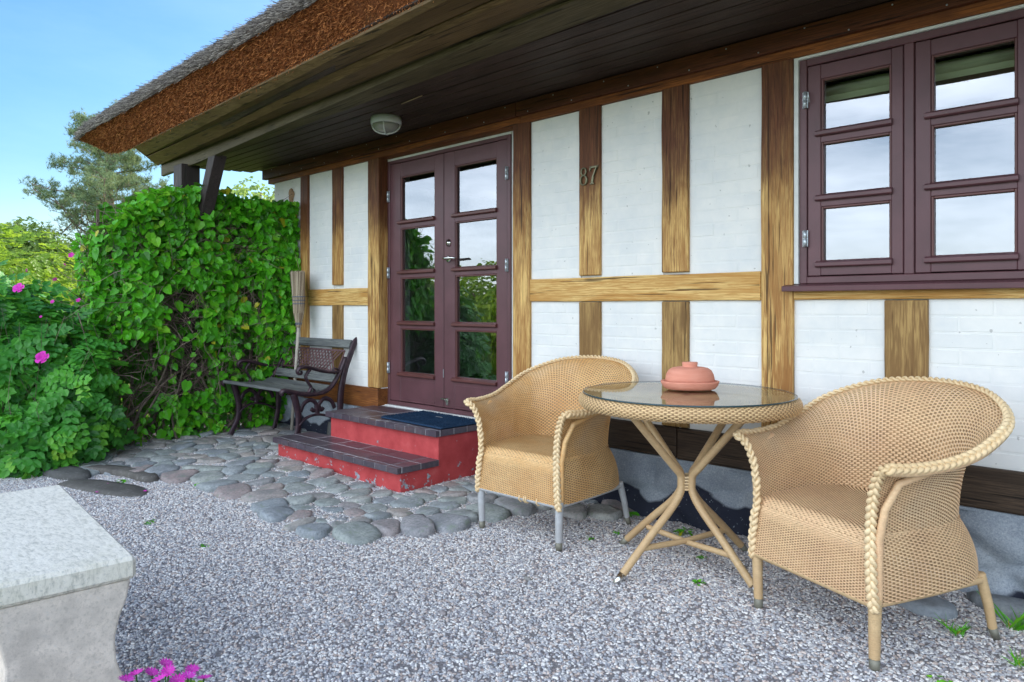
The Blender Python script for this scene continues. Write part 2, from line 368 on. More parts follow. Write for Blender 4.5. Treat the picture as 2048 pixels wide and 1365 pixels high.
def mat_rug():
    t = NT('rug'); v = t.coord(); f = t.noise(v, 260, 3, .8); b = t.noise(v, 12, 4)
    c = t.ramp(f, [(.3, (.008, .020, .050)), (.7, (.035, .080, .155))]); c = t.mix(t.ramp(b, [(.5, 0.0), (.8, .35)]), c, (.09, .13, .19))
    t.col(c); t.set(.95, 0, .1); t.bump(f, 1.0, .006); return t.m
M['rug'] = mat_rug()
def iron():
    t = NT('cast_iron'); v = t.coord(); f = t.noise(v, 30, 5, .6)
    t.col(t.ramp(f, [(.35, (.022, .012, .020)), (.6, (.050, .026, .036)), (.8, (.10, .045, .045))])); t.set(.45, .2, .45); t.bump(f, .3, .002); return t.m
M['iron'] = iron()
M['lattice'] = plain('lattice_iron', (.12, .062, .066), .55, .1, .35, var=.35)
M['grey_slat'] = timber('grey_slat', 'x', (.20, .21, .20), (.04, .045, .05), (.085, .09, .095))
def straw(name, c0, c1, rough=.75):
    t = NT(name); at = t.n('ShaderNodeAttribute', attribute_name='var')
    t.col(t.ramp(at.outputs['Fac'], [(0, tuple(x*.45 for x in c0)), (.45, c0), (.85, c1), (1, tuple(min(.8, x*1.6) for x in c1))])); t.set(rough, 0, .25); return t.m
M['straw_cut'] = straw('straw_cut', (.27, .088, .026), (.46, .185, .062))
M['straw_grey'] = straw('straw_grey', (.17, .145, .13), (.38, .34, .30))
def thatch_body():
    t = NT('thatch_body'); v = t.coord('Object', rnd=False); f = t.noise(v, 130, 4, .8); b = t.noise(v, 6, 4)
    c = t.ramp(f, [(.35, (.05, .016, .006)), (.55, (.20, .062, .019)), (.7, (.34, .115, .038))]); c = t.mix(t.ramp(b, [(.5, 0.0), (.7, .4)]), c, (.10, .05, .02))
    t.col(c); t.set(.9, 0, .15); t.bump(f, 1.0, .01); return t.m
M['thatch'] = thatch_body()
def thatch_top():
    t = NT('thatch_top'); v = t.coord('Object', scale=(1, .15, .15), rnd=False); f = t.noise(v, 120, 5, .8)
    t.col(t.ramp(f, [(.35, (.06, .052, .048)), (.6, (.20, .18, .165)), (.75, (.33, .31, .28))])); t.set(.95, 0, .1); t.bump(f, 1.0, .015); return t.m
M['thatch_top'] = thatch_top()

def wicker(name, c, c2, patch=None):
    t = NT(name); v = t.coord('Object', rnd=False); f = t.noise(v, 60, 3, .6); b = t.noise(v, 3.5, 4, .6, .3)
    v3 = t.coord('Object', scale=(1, 1, 30), rnd=False)
    cc = t.ramp(f, [(.3, tuple(x*.86 for x in c)), (.7, tuple(min(1, x*1.1) for x in c))])
    rows = t.noise(v3, 9, 3, .6)
    cc = t.mix(t.ramp(rows, [(.50, 0.0), (.66, .45)]), cc, c2)
    cc = t.mix(t.ramp(b, [(.42, 0.0), (.70, .8)]), cc, c2)
    if patch: cc = t.mix(t.ramp(t.noise(v, 2.2, 3), [(.50, 0.0), (.60, .6)]), cc, patch)
    t.col(cc); t.set(.42, 0, .4); return t.m
M['wick_tan'] = wicker('wicker_tan', (.74, .50, .285), (.64, .385, .22))
M['wick_tan_in'] = wicker('wicker_tan_back', (.74, .50, .285), (.64, .385, .22), patch=(.62, .46, .30))
M['wick_old'] = wicker('wicker_honey', (.74, .48, .225), (.61, .31, .10))
M['wick_old_in'] = wicker('wicker_honey_back', (.73, .45, .19), (.60, .29, .085), patch=(.62, .46, .30))
M['wick_grey'] = wicker('wicker_faded', (.44, .45, .46), (.38, .37, .37))
M['wick_table'] = wicker('wicker_table', (.70, .48, .25), (.60, .38, .19))
M['wick_leg'] = wicker('wicker_leg', (.56, .39, .21), (.50, .32, .165))
M['braid'] = wicker('braid', (.76, .58, .35), (.67, .46, .24))
M['stake'] = plain('gap_shade_stake', (.30, .18, .085), .7, var=.3)  # stakes coloured darker than the strands, painting shade into the weave gaps
M['foot'] = plain('foot_cap', (.20, .19, .15), .5, .3, .4, var=.3)
def terracotta():
    t = NT('terracotta'); v = t.coord(scale=(1, 1, 6)); f = t.noise(v, 14, 5, .6); g = t.noise(t.coord(), 90, 3)
    t.col(t.ramp(f, [(.3, (.60, .225, .15)), (.7, (.68, .29, .205))])); t.set(.7, 0, .3); t.bump(t.math('ADD', f, t.math('MULTIPLY', g, .4)), .15, .002); return t.m
M['terra'] = terracotta()
M['lamp_body'] = plain('lamp_body', (.58, .62, .60), .4, 0, .5, var=.05)
M['lamp_glass'] = plain('lamp_glass', (.30, .30, .27), .12, 0, .7, var=.15)
def leafmat(name, stops, trans=.35, gloss=.35, tcol=(.25, .50, .04)):
    t = NT(name); at = t.n('ShaderNodeAttribute', attribute_name='var'); oi = t.n('ShaderNodeObjectInfo')
    c = t.ramp(at.outputs['Fac'], stops); t.col(c); t.set(gloss, 0, .4)
    tr = t.n('ShaderNodeBsdfTranslucent'); t.l(t.mix(.55, c, tcol), tr.inputs[0])
    mx = t.n('ShaderNodeMixShader'); mx.inputs[0].default_value = trans
    t.l(t.p.outputs[0], mx.inputs[1]); t.l(tr.outputs[0], mx.inputs[2]); t.l(mx.outputs[0], t.out.inputs[0]); return t.m
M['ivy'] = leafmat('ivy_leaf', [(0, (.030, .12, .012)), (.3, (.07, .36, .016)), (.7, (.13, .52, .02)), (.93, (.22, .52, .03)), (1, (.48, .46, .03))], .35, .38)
M['rose_leaf'] = leafmat('rose_leaf', [(0, (.025, .12, .020)), (.4, (.055, .27, .032)), (.8, (.11, .42, .035)), (1, (.28, .58, .05))], .32, .4)
M['bush_leaf'] = leafmat('bush_leaf', [(0, (.07, .16, .015)), (.5, (.20, .36, .03)), (1, (.42, .55, .06))], .5, .5, (.45, .62, .06))
M['birch_leaf'] = leafmat('birch_leaf', [(0, (.12, .21, .05)), (.5, (.26, .38, .10)), (1, (.42, .52, .18))], .5, .5, (.42, .55, .12))
M['needles'] = leafmat('pine_needles', [(0, (.09, .15, .09)), (.5, (.20, .29, .16)), (.85, (.38, .44, .20)), (1, (.58, .58, .26))], .35, .6, (.35, .42, .16))
M['bark'] = plain('bark', (.16, .125, .095), .95, var=.45, sc_=22, bump=.6)
M['pine_bark'] = plain('pine_bark', (.24, .17, .14), .95, var=.4, sc_=8, bump=.6)
M['twig'] = straw('twig', (.13, .088, .072), (.27, .20, .165))
M['dry'] = straw('dry_stems', (.20, .12, .07), (.36, .25, .16))
def petal():
    t = NT('petal'); v = t.coord(); t.col(t.ramp(t.noise(v, 20, 3), [(.3, (.50, .012, .30)), (.7, (.72, .06, .52))])); t.set(.6, 0, .2); return t.m
M['petal'] = petal()
M['flower_eye'] = plain('flower_eye', (.55, .35, .06), .8)
M['pot'] = plain('clay_pot', (.52, .32, .24), .8, var=.15, bump=.3)
M['broom'] = straw('broom_bristle', (.36, .27, .19), (.58, .47, .35))
M['broom_wood'] = plain('broom_wood', (.42, .38, .32), .7, var=.2)
M['broom_thread'] = plain('broom_thread', (.10, .14, .22), .7)
M['mud'] = plain('mud_nest', (.36, .22, .13), .95, var=.35, sc_=60, bump=1.0)
def ground_mat():
    t = NT('soil'); v = t.coord('Object', rnd=False); f = t.noise(v, 60, 6, .8); b = t.noise(v, 1.5, 4)
    c = t.ramp(f, [(.3, (.18, .17, .175)), (.6, (.32, .30, .31)), (.8, (.44, .42, .41))]); t.col(c); t.set(.95, 0, .2); t.bump(f, 1, .01); return t.m
M['soil'] = ground_mat()
def lawn_mat():
    t = NT('lawn'); v = t.coord('Object', rnd=False); f = t.noise(v, 3, 6, .7)
    t.col(t.ramp(f, [(.3, (.09, .13, .025)), (.6, (.17, .20, .045)), (.8, (.26, .25, .08))])); t.set(.95, 0, .1); t.bump(t.noise(v, 25, 4), 1, .05); return t.m
M['lawn'] = lawn_mat()
def pebble():
    t = NT('pebble'); oi = t.n('ShaderNodeObjectInfo'); v = t.coord('Object', rnd=True)
    c = t.ramp(oi.outputs['Random'], [(0, (.30, .29, .32)), (.09, (.40, .40, .43)), (.24, (.52, .51, .52)), (.38, (.46, .37, .33)), (.47, (.62, .60, .60)),
        (.62, (.68, .57, .51)), (.71, (.42, .44, .48)), (.78, (.84, .81, .78)), (.92, (.24, .20, .21)), (.955, (.88, .86, .83))])
    t.t.nodes[-1]; c = t.mix(t.ramp(t.noise(v, 3, 2), [(.35, .3), (.6, 0.0)]), c, (.25, .24, .25))
    for x in t.t.nodes:
        if x.bl_idname == 'ShaderNodeValToRGB' and len(x.color_ramp.elements) > 6: x.color_ramp.interpolation = 'CONSTANT'
    t.col(c); t.set(.6, 0, .4); return t.m
M['pebble'] = pebble()

# ------------------------------------------------------------------ ground
def grid_sheet(name, xs, ys, zf, mat, keep=None):
    mb = MB(); idx = {}
    for i, x in enumerate(xs):
        for j, y in enumerate(ys): idx[i, j] = len(mb.v); mb.v.append((x, y, zf(x, y)))
    for i in range(len(xs)-1):
        for j in range(len(ys)-1):
            if keep and not keep((xs[i]+xs[i+1])/2, (ys[j]+ys[j+1])/2): continue
            mb.f.append((idx[i, j], idx[i+1, j], idx[i+1, j+1], idx[i, j+1])); mb.sm.append(True)
    return obj(name, mb, mat, center=False)
tag(grid_sheet('ground', [-300, -60, -20, -8, 0, 8, 20, 60, 300], [-300, -60, -20, -8, 0, 8, 20, 60, 300], lambda x, y: -.06, M['lawn']), kind='structure')
def gz(x, y):
    h = .012*noise.noise(Vector((x*1.1, y*1.1, 0)))
    h += .030*max(0, min(1, (-x-2.8)/1.6))*max(0, min(1, (y+2.2)/1.2))
    return h
xs = [-7.2+.15*i for i in range(66)]; ys = [-5.4+.15*i for i in range(37)]
tag(grid_sheet('courtyard_ground', xs, ys, lambda x, y: gz(x, y)-.012, M['soil']), kind='structure')

def gravel(name, keep, zf, density, smin, smax):
    xs2 = [-6.2+.1*i for i in range(75)]; ys2 = [-3.9+.1*i for i in range(41)]
    o = grid_sheet(name, xs2, ys2, lambda x, y: zf(x, y), M['soil'], keep)
    ng = bpy.data.node_groups.new(name+'_scatter', 'GeometryNodeTree')
    ng.interface.new_socket('Geometry', in_out='INPUT', socket_type='NodeSocketGeometry')
    ng.interface.new_socket('Geometry', in_out='OUTPUT', socket_type='NodeSocketGeometry')
    N = lambda t: ng.nodes.new(t); K = ng.links.new
    gi, go = N('NodeGroupInput'), N('NodeGroupOutput')
    dp = N('GeometryNodeDistributePointsOnFaces'); dp.inputs['Density'].default_value = density
    K(gi.outputs[0], dp.inputs['Mesh'])
    ico = N('GeometryNodeMeshIcoSphere'); ico.inputs['Radius'].default_value = 1.0; ico.inputs['Subdivisions'].default_value = 2
    nz = N('ShaderNodeTexNoise'); nz.inputs['Scale'].default_value = .9; nz.inputs['Detail'].default_value = 0
    sub = N('ShaderNodeVectorMath'); sub.operation = 'SUBTRACT'; sub.inputs[1].default_value = (.5, .5, .5)
    scl = N('ShaderNodeVectorMath'); scl.operation = 'SCALE'; scl.inputs['Scale'].default_value = .9
    sp = N('GeometryNodeSetPosition'); K(nz.outputs['Color'], sub.inputs[0]); K(sub.outputs[0], scl.inputs[0]); K(ico.outputs[0], sp.inputs[0]); K(scl.outputs[0], sp.inputs['Offset'])
    sm = N('GeometryNodeSetMaterial'); sm.inputs['Material'].default_value = M['pebble']; K(sp.outputs[0], sm.inputs[0])
    ss = N('GeometryNodeSetShadeSmooth'); K(sm.outputs[0], ss.inputs[0])
    rr = N('FunctionNodeRandomValue'); rr.data_type = 'FLOAT_VECTOR'; rr.inputs[0].default_value = (-.5, -.5, 0); rr.inputs[1].default_value = (.5, .5, 6.28)
    rs = N('FunctionNodeRandomValue'); rs.data_type = 'FLOAT_VECTOR'; rs.inputs[0].default_value = (smin, smin*.8, smin*.6); rs.inputs[1].default_value = (smax, smax*.75, smax*.6)
    ip = N('GeometryNodeInstanceOnPoints'); K(dp.outputs[0], ip.inputs['Points']); K(ss.outputs[0], ip.inputs['Instance'])
    K(rr.outputs[0], ip.inputs['Rotation']); K(rs.outputs[0], ip.inputs['Scale'])
    jn = N('GeometryNodeJoinGeometry'); K(gi.outputs[0], jn.inputs[0]); K(ip.outputs[0], jn.inputs[0]); K(jn.outputs[0], go.inputs[0])
    md = o.modifiers.new('scatter', 'NODES'); md.node_group = ng
    return o
bed = [(-6.05, -1.95), (-5.567, -1.80), (-5.022, -1.60), (-4.615, -1.40), (-4.168, -1.38), (-3.776, -1.41), (-3.378, -1.40), (-3.089, -1.42), (-2.966, -1.24), (-2.85, -1.02),
       (-2.79, -.69), (-2.72, -.5), (-2.62, -.3), (-2.30, -.22), (-2.28, -.02), (-6.05, -.02)]
def inside(x, y, poly):
    c = False; n = len(poly)
    for i in range(n):
        (x0, y0), (x1, y1) = poly[i], poly[(i+1) % n]
        if (y0 > y) != (y1 > y) and x < (x1-x0)*(y-y0)/(y1-y0)+x0: c = not c
    return c
def in_view(x, y): return -.684*x+.7296*(y+3.35) > 1.25 and y < .02 and x < .9
g1 = gravel('gravel', in_view, lambda x, y: gz(x, y)+(.013 if inside(x, y, bed) else 0), 11500, .0034, .0096)
tag(g1, 'loose grey, pink and blue pea gravel covering the yard', 'gravel', kind='stuff')
big = MB()
for k in range(45):
    x, y = nr.uniform(-5, 0), nr.uniform(-3, -.1)
    if not in_view(x, y): continue
    r = nr.uniform(.012, .022); b0 = len(big.v)
    big.lathe([(r*.2, -r*.4), (r*.9, -r*.2), (r, .1*r), (r*.75, r*.4), (r*.2, r*.5)], 8, (x, y, gz(x, y)+.004), 1, nr.uniform(.6, .9))
# small pale stones lying loose in the gravel
tag(obj('loose_pebbles', big, M['cobble'], center=False), 'scattered larger pebbles lying in the pea gravel', 'pebbles', kind='stuff')

# ------------------------------------------------------------------ cobbles
def in_step(x, y, m=.0): return -4.84-m < x < -3.36+m and y > -.74-m
pts = []; tries = 0
while len(pts) < 250 and tries < 40000:
    tries += 1
    x, y = rng.uniform(-6.05, -2.28), rng.uniform(-1.95, -.02)
    if not inside(x, y, bed) or in_step(x, y, .03): continue
    dmin = .128*(1+.45*noise.noise(Vector((x*2, y*2, 5))))
    if all(((x-a)*.85)**2+((y-b)*1.2)**2 > dmin*dmin for a, b in pts): pts.append((x, y))
def clip(poly, nx, ny, d):
    out = []
    for i in range(len(poly)):
        p, q = poly[i], poly[(i+1) % len(poly)]; a = p[0]*nx+p[1]*ny-d; b = q[0]*nx+q[1]*ny-d
        if a <= 0: out.append(p)
        if (a < 0 < b) or (b < 0 < a): t = a/(a-b); out.append((p[0]+(q[0]-p[0])*t, p[1]+(q[1]-p[1])*t))
    return out
pav = bpy.data.objects.new('cobble_paving', None); link(pav); tag(pav, kind='structure')
pts.sort(key=lambda p: -.684*p[0]+.7296*(p[1]+3.35))
for k, (x, y) in enumerate(pts):
    poly = [(x-.19, y-.125), (x+.19, y-.125), (x+.19, y+.125), (x-.19, y+.125)]
    for a, b in pts:
        if (a, b) == (x, y) or abs(a-x) > .4 or abs(b-y) > .3: continue
        nx, ny = a-x, b-y; l = math.hypot(nx, ny); nx /= l; ny /= l
        poly = clip(poly, nx, ny, nx*(a+x)/2+ny*(b+y)/2-.0015)
        if not poly: break
    if y > -.76 and -4.9 < x < -3.3 or (y > -.95 and -4.84 < x < -3.36): poly = clip(poly, 0, 1, -.745)
    elif x > -3.36: poly = clip(poly, -1, 0, 3.35)
    elif x < -4.84 and y > -.75: poly = clip(poly, 1, 0, -4.85)
    if len(poly) < 3: continue
    cx = sum(p[0] for p in poly)/len(poly); cy = sum(p[1] for p in poly)/len(poly)
    # resample outline by direction, smooth the corners
    n = 12; rad = []
    for i in range(n):
        an = 2*math.pi*i/n; dx, dy = math.cos(an), math.sin(an); best = .2
        for j in range(len(poly)):
            (x0, y0), (x1, y1) = poly[j], poly[(j+1) % len(poly)]; ex, ey = x1-x0, y1-y0; den = dx*ey-dy*ex
            if abs(den) < 1e-9: continue
            t = ((x0-cx)*ey-(y0-cy)*ex)/den; u = ((x0-cx)*dy-(y0-cy)*dx)/den
            if t > 0 and -1e-6 <= u <= 1+1e-6: best = min(best, t)
        rad.append(best)
    rad = [min(r, (rad[i-1]+rad[(i+1) % n])/2*1.5) for i, r in enumerate(rad)]
    rad = [.80*r+.10*(rad[i-1]+rad[(i+1) % n]) for i, r in enumerate(rad)]
    if sum(rad)/n < .032: continue
    h = rng.uniform(.028, .042)*(.7+.5*min(1, sum(rad)/n/.09)); zb = gz(cx, cy)-.012
    tx, ty = rng.uniform(-.12, .12), rng.uniform(-.12, .12)
    mb = MB(); vs = []
    for s, zz in ((.98, -.4), (1.0, .52), (.95, .88), (.74, .99)):
        for i in range(n):
            an = 2*math.pi*i/n; r = rad[i]*s*(1+.05*noise.noise(Vector((cx*9+i, cy*9, s*3))))
            px, py = r*math.cos(an), r*math.sin(an); vs.append((cx+px, cy+py, zb+h*zz+px*tx+py*ty+.011*noise.noise(Vector((px*22, py*22, k)))))
    vs.append((cx, cy, zb+h*rng.uniform(.93, 1.06)))
    fs = [(a*n+i, a*n+(i+1) % n, (a+1)*n+(i+1) % n, (a+1)*n+i) for a in range(3) for i in range(n)]+[(3*n+i, 3*n+(i+1) % n, 4*n) for i in range(n)]
    mb.add(vs, fs, True); obj('stone', mb, M['cobble'], pav)

# ------------------------------------------------------------------ house
H = thing('half_timbered_house', 'white limewashed half-timbered house with thatched roof, brown double door and window', 'house', (-3.2, 0, 0))
OFF[H.name] = Vector((-3.2, 0, 0))
def hbox(name, x0, x1, y0, y1, z0, z1, mat, parent=None, bev=.003, wob=0.0):
    mb = MB()
    if wob > 0:      # hand-hewn beam: edges wander a little
        lng = 'x' if x1-x0 > z1-z0 else 'z'; n = 9; vs = []
        sd_ = rng.uniform(0, 100)
        for i in range(n):
            t = i/(n-1)
            for a, b in ((0, 0), (1, 0), (1, 1), (0, 1)):
                w = wob*noise.noise(Vector((t*4+sd_, a*7, b*5)))
                if lng == 'x': vs.append((x0+(x1-x0)*t, (y0, y1)[a] + (w*.5 if a == 0 else 0), (z0, z1)[b]+w))
                else: vs.append(((x0, x1)[b]+w, (y0, y1)[a] + (w*.5 if a == 0 else 0), z0+(z1-z0)*t))
        fs = [(i*4+k, i*4+(k+1) % 4, (i+1)*4+(k+1) % 4, (i+1)*4+k) for i in range(n-1) for k in range(4)]+[(0, 1, 2, 3), tuple(4*(n-1)+k for k in range(4))]
        mb.add(vs, fs)
    else: mb.box(x0, x1, y0, y1, z0, z1)
    return obj(name, mb, mat, parent or H, bevel=bev)
# posts (upper and lower lengths), rails, sill, plates
Z_SB, Z_ST, Z_RB, Z_RT, Z_PT = .332, .493, 1.165, 1.305, 2.297
W = .0035
posts_full = [(-4.702, -4.557), (-3.122, -2.978), (-1.474, -1.319)]
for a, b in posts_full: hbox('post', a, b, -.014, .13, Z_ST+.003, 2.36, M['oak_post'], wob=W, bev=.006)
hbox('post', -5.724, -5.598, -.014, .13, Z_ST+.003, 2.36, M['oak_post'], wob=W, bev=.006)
for a, b in [(-5.217, -5.068), (-2.587, -2.434), (-2.027, -1.868)]:
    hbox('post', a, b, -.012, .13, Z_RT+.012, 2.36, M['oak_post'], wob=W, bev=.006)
    hbox('post', a, b, -.012, .13, Z_ST+.003, Z_RB-.004, M['oak_low'], wob=W, bev=.006)
hbox('post', -.925, -.758, -.012, .13, Z_ST+.003, Z_RB-.004, M['oak_low'], wob=W, bev=.006)
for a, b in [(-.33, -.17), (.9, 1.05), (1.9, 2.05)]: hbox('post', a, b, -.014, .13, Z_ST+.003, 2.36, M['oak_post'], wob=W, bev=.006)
hbox('rail', -5.596, -4.704, -.013, .13, Z_RB-.02, Z_RT-.02, M['oak_rail'], wob=W, bev=.006)
hbox('rail', -2.976, -1.476, -.013, .13, Z_RB, Z_RT, M['oak_rail'], wob=W, bev=.006)
hbox('rail', -1.317, -.332, -.013, .13, Z_RB, Z_RT-.075, M['oak_rail'], wob=W, bev=.006)
hbox('rail', -.168, .898, -.013, .13, Z_RB, Z_RT, M['oak_rail'], wob=W, bev=.006)
hbox('rail', 1.052, 1.898, -.013, .13, Z_RB, Z_RT, M['oak_rail'], wob=W, bev=.006)
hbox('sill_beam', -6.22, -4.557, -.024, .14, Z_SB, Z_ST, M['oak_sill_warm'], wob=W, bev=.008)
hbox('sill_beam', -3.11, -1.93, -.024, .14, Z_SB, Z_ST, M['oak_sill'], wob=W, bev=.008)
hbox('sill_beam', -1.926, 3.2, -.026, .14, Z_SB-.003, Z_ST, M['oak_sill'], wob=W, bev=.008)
hbox('top_plate', -6.30, -3.05, -.016, .14, 2.298, 2.362, M['oak_plate'], wob=.002)
hbox('top_plate', -3.046, 3.2, -.017, .14, 2.300, 2.362, M['oak_plate'], wob=.002)
hbox('plate_board', -6.36, -3.07, -.045, .0, 2.342, 2.432, M['red_board'])
hbox('plate_board', -3.066, .2, -.045, .0, 2.343, 2.432, M['red_board'])
hbox('plate_board', .204, 3.2, -.045, .0, 2.342, 2.432, M['red_board'])
mb = MB()
for k in range(34):
    x = -6.2+k*.19+rng.uniform(-.03, .03); z = 2.355 if k % 2 else 2.415
    mb.lathe([(.004, 0), (.004, .001)], 6, (x, 0, 0)); 
    mb.v[-12:] = [(p[0], -.0465-.001*(p[2] > 0), z+(p[1])) for p in mb.v[-12:]]
tag(obj('board_nails', mb, M['galv'], H), kind='stuff')
# wall core with the two openings, gable and back
core = MB()
for x0, x1, z0, z1 in [(-6.22, -4.56, -.05, 2.45), (-4.56, -3.12, -.05, .36), (-4.56, -3.12, 2.305, 2.45), (-3.12, -1.30, -.05, 2.45), (-1.30, -.36, -.05, 1.23), (-1.30, -.36, 2.295, 2.45), (-.36, 3.2, -.05, 2.45)]:
    core.box(x0, x1, .016, .30, z0, z1)
core.box(-6.22, -5.9, .30, 7.5, -.05, 2.45); core.box(2.9, 3.2, .30, 7.5, -.05, 2.45); core.box(-6.22, 3.2, 7.5, 7.8, -.05, 2.45)
obj('wall_core', core, M['mortar'], H)
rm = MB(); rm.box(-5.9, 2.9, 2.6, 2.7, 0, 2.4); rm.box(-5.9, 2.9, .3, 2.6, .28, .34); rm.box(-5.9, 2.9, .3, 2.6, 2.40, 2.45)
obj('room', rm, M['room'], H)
# infill panels of limewashed brick
bricks_made = 0
def infill(x0, x1, z0, z1, seed):
    global bricks_made
    rr = random.Random(seed); mb = MB(); mb.box(x0, x1, .0075, .02, z0, z1); p = obj('infill_panel', mb, M['lime'], H)
    ch, cl = .0667, .240; rest = MB(); zc = .36; row = 0
    while zc < z1:
        xo = -6.4+(row % 2)*cl/2+rr.uniform(-.015, .015); x = xo
        while x < x1:
            a, b = max(x+.004, x0+.004), min(x+cl-.006, x1-.004); c, d = max(zc+.004, z0+.004), min(zc+ch-.005, z1-.004)
            x += cl
            if b-a < .02 or d-c < .012: continue
            pr = .0063+rr.uniform(-.0007, .0006)
            if bricks_made < 300 and x > -5.3:
                m2 = MB(); m2.box(a, b, pr, .018, c, d, .0014); obj('brick', m2, M['lime'], p); bricks_made += 1
            else: rest.box(a, b, pr, .018, c, d, .0014)
        zc += ch; row += 1
    if rest.v: tag(obj('brick_rows', rest, M['lime'], p), kind='stuff')
for i, a in enumerate([(-1.319, -.925, Z_ST, Z_RB), (-.758, -.33, Z_ST, Z_RB), (-1.868, -1.474, Z_ST, Z_RB), (-1.868, -1.474, Z_RT, 2.297), (-2.434, -2.027, Z_RT, 2.297),
          (-2.434, -2.027, Z_ST, Z_RB), (-2.978, -2.587, Z_RT, 2.297), (-2.978, -2.587, Z_ST, Z_RB), (-5.068, -4.702, Z_RT-.02, 2.297), (-5.598, -5.217, Z_RT-.02, 2.297),
          (-5.068, -4.702, Z_ST, Z_RB-.02), (-5.598, -5.217, Z_ST, Z_RB-.02), (-6.22, -5.724, Z_ST, 2.297), (-.17, .9, Z_ST, Z_RB), (-.17, .9, Z_RT, 2.297),
          (1.05, 1.9, Z_ST, Z_RB), (1.05, 1.9, Z_RT, 2.297), (2.05, 3.2, Z_ST, 2.297)]): infill(*a, i)
# rendered field-stone plinth with bulges
mb = MB(); nx = 330; nz = 22
for i in range(nx+1):
    for j in range(nz+1):
        x = -6.25+(3.25+6.25)*i/nx; z = -.08+(.332+.08-.002)*j/nz
        q = noise.voronoi(Vector((x*1.35, z*2.2, 3)))[0]; bul = math.sqrt(min(.22, (q[1]-q[0]))/.22)
        y = .022-.072*bul+.012*noise.noise(Vector((x*6, z*9, 1)))-.02*(1-z/.33)
        if z > .3: y = max(y, -.035)
        if -4.9 < x < -3.1: y = max(y, .0)
        mb.v.append((x, y, z))
for i in range(nx):
    for j in range(nz):
        a = i*(nz+1)+j; mb.f.append((a, a+nz+1, a+nz+2, a+1)); mb.sm.append(True)
nb0 = len(mb.v)
mb.box(-6.25, 3.25, .05, .29, -.08, .330)
obj('plinth', mb, M['plinth'], H)
hbox('plinth_cap', -3.11, 3.2, -.030, .05, .316, .3295, M['plinth'])
# mud nest on the corner panel
mb = MB()
for k in range(8): mb.lathe([(.006, -.035), (.028, -.022), (.035, 0), (.026, .024), (.006, .036)], 10, (-5.90+rng.uniform(-.02, .02), .0, 2.12+rng.uniform(-.07, .07)), 1, .5)
tag(obj('mud_nest', mb, M['mud']), 'brown mud wasp nest stuck on the white corner panel', 'nest')

# ---- soffit boards, eave boards, roof
XE = -6.42; XR = 3.4
def skew_board(name, A, B, mat, xa=-6.80, xb=3.4, xm=-1.0):
    """A and B: (y, z) corners at the left end and at x = xm; constant from there on"""
    mb = MB(); n = len(A); vs = [(x, y, z) for x, Q in ((xa, A), (xm, B), (xb, B)) for y, z in Q]
    mb.add(vs, [tuple(range(n))[::-1], tuple(range(2*n, 3*n))]+[(j*n+i, j*n+(i+1) % n, (j+1)*n+(i+1) % n, (j+1)*n+i) for j in (0, 1) for i in range(n)])
    return obj(name, mb, mat, H, bevel=.003)
nb = 8; yl = [-.045-(.79-.045)*i/nb for i in range(nb+1)]; yr = [-.045-(.855-.045)*i/nb for i in range(nb+1)]
for i in range(nb):
    e_ = rng.uniform(0, .0025)
    q = lambda yy: [(yy[i+1]+.004, 2.433+e_), (yy[i]-.004, 2.433+e_), (yy[i]-.004, 2.455), (yy[i+1]+.004, 2.455)]
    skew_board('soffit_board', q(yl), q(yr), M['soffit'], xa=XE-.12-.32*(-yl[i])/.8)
mb = MB(); mb.box(XE-.1, XR, -.80, .05, 2.457, 2.475); obj('soffit_back', mb, M['soffit'], H)
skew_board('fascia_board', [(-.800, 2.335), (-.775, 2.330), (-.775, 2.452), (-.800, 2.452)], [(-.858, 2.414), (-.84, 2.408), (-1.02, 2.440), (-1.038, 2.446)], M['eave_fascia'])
def seg(a, b, th):   # board lying on the slanted line a-b
    (y0, z0), (y1, z1) = a, b; l = math.hypot(y1-y0, z1-z0); ny, nz_ = (z1-z0)/l*th, -(y1-y0)/l*th
    return [(y0, z0), (y1, z1), (y1+ny, z1+nz_), (y0+ny, z0+nz_)]
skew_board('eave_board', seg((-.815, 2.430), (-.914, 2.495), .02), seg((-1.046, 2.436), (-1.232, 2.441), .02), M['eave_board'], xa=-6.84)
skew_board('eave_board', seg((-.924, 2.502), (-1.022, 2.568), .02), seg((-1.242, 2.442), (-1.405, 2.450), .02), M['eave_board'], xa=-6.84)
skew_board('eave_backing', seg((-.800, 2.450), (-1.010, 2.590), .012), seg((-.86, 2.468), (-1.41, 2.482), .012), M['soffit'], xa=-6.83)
mb = MB(); A_ = seg((-.83, 2.452), (-1.02, 2.588), .03); mb.prism(A_, 'x', -6.872, -6.845); obj('end_board', mb, M['soffit'], H)
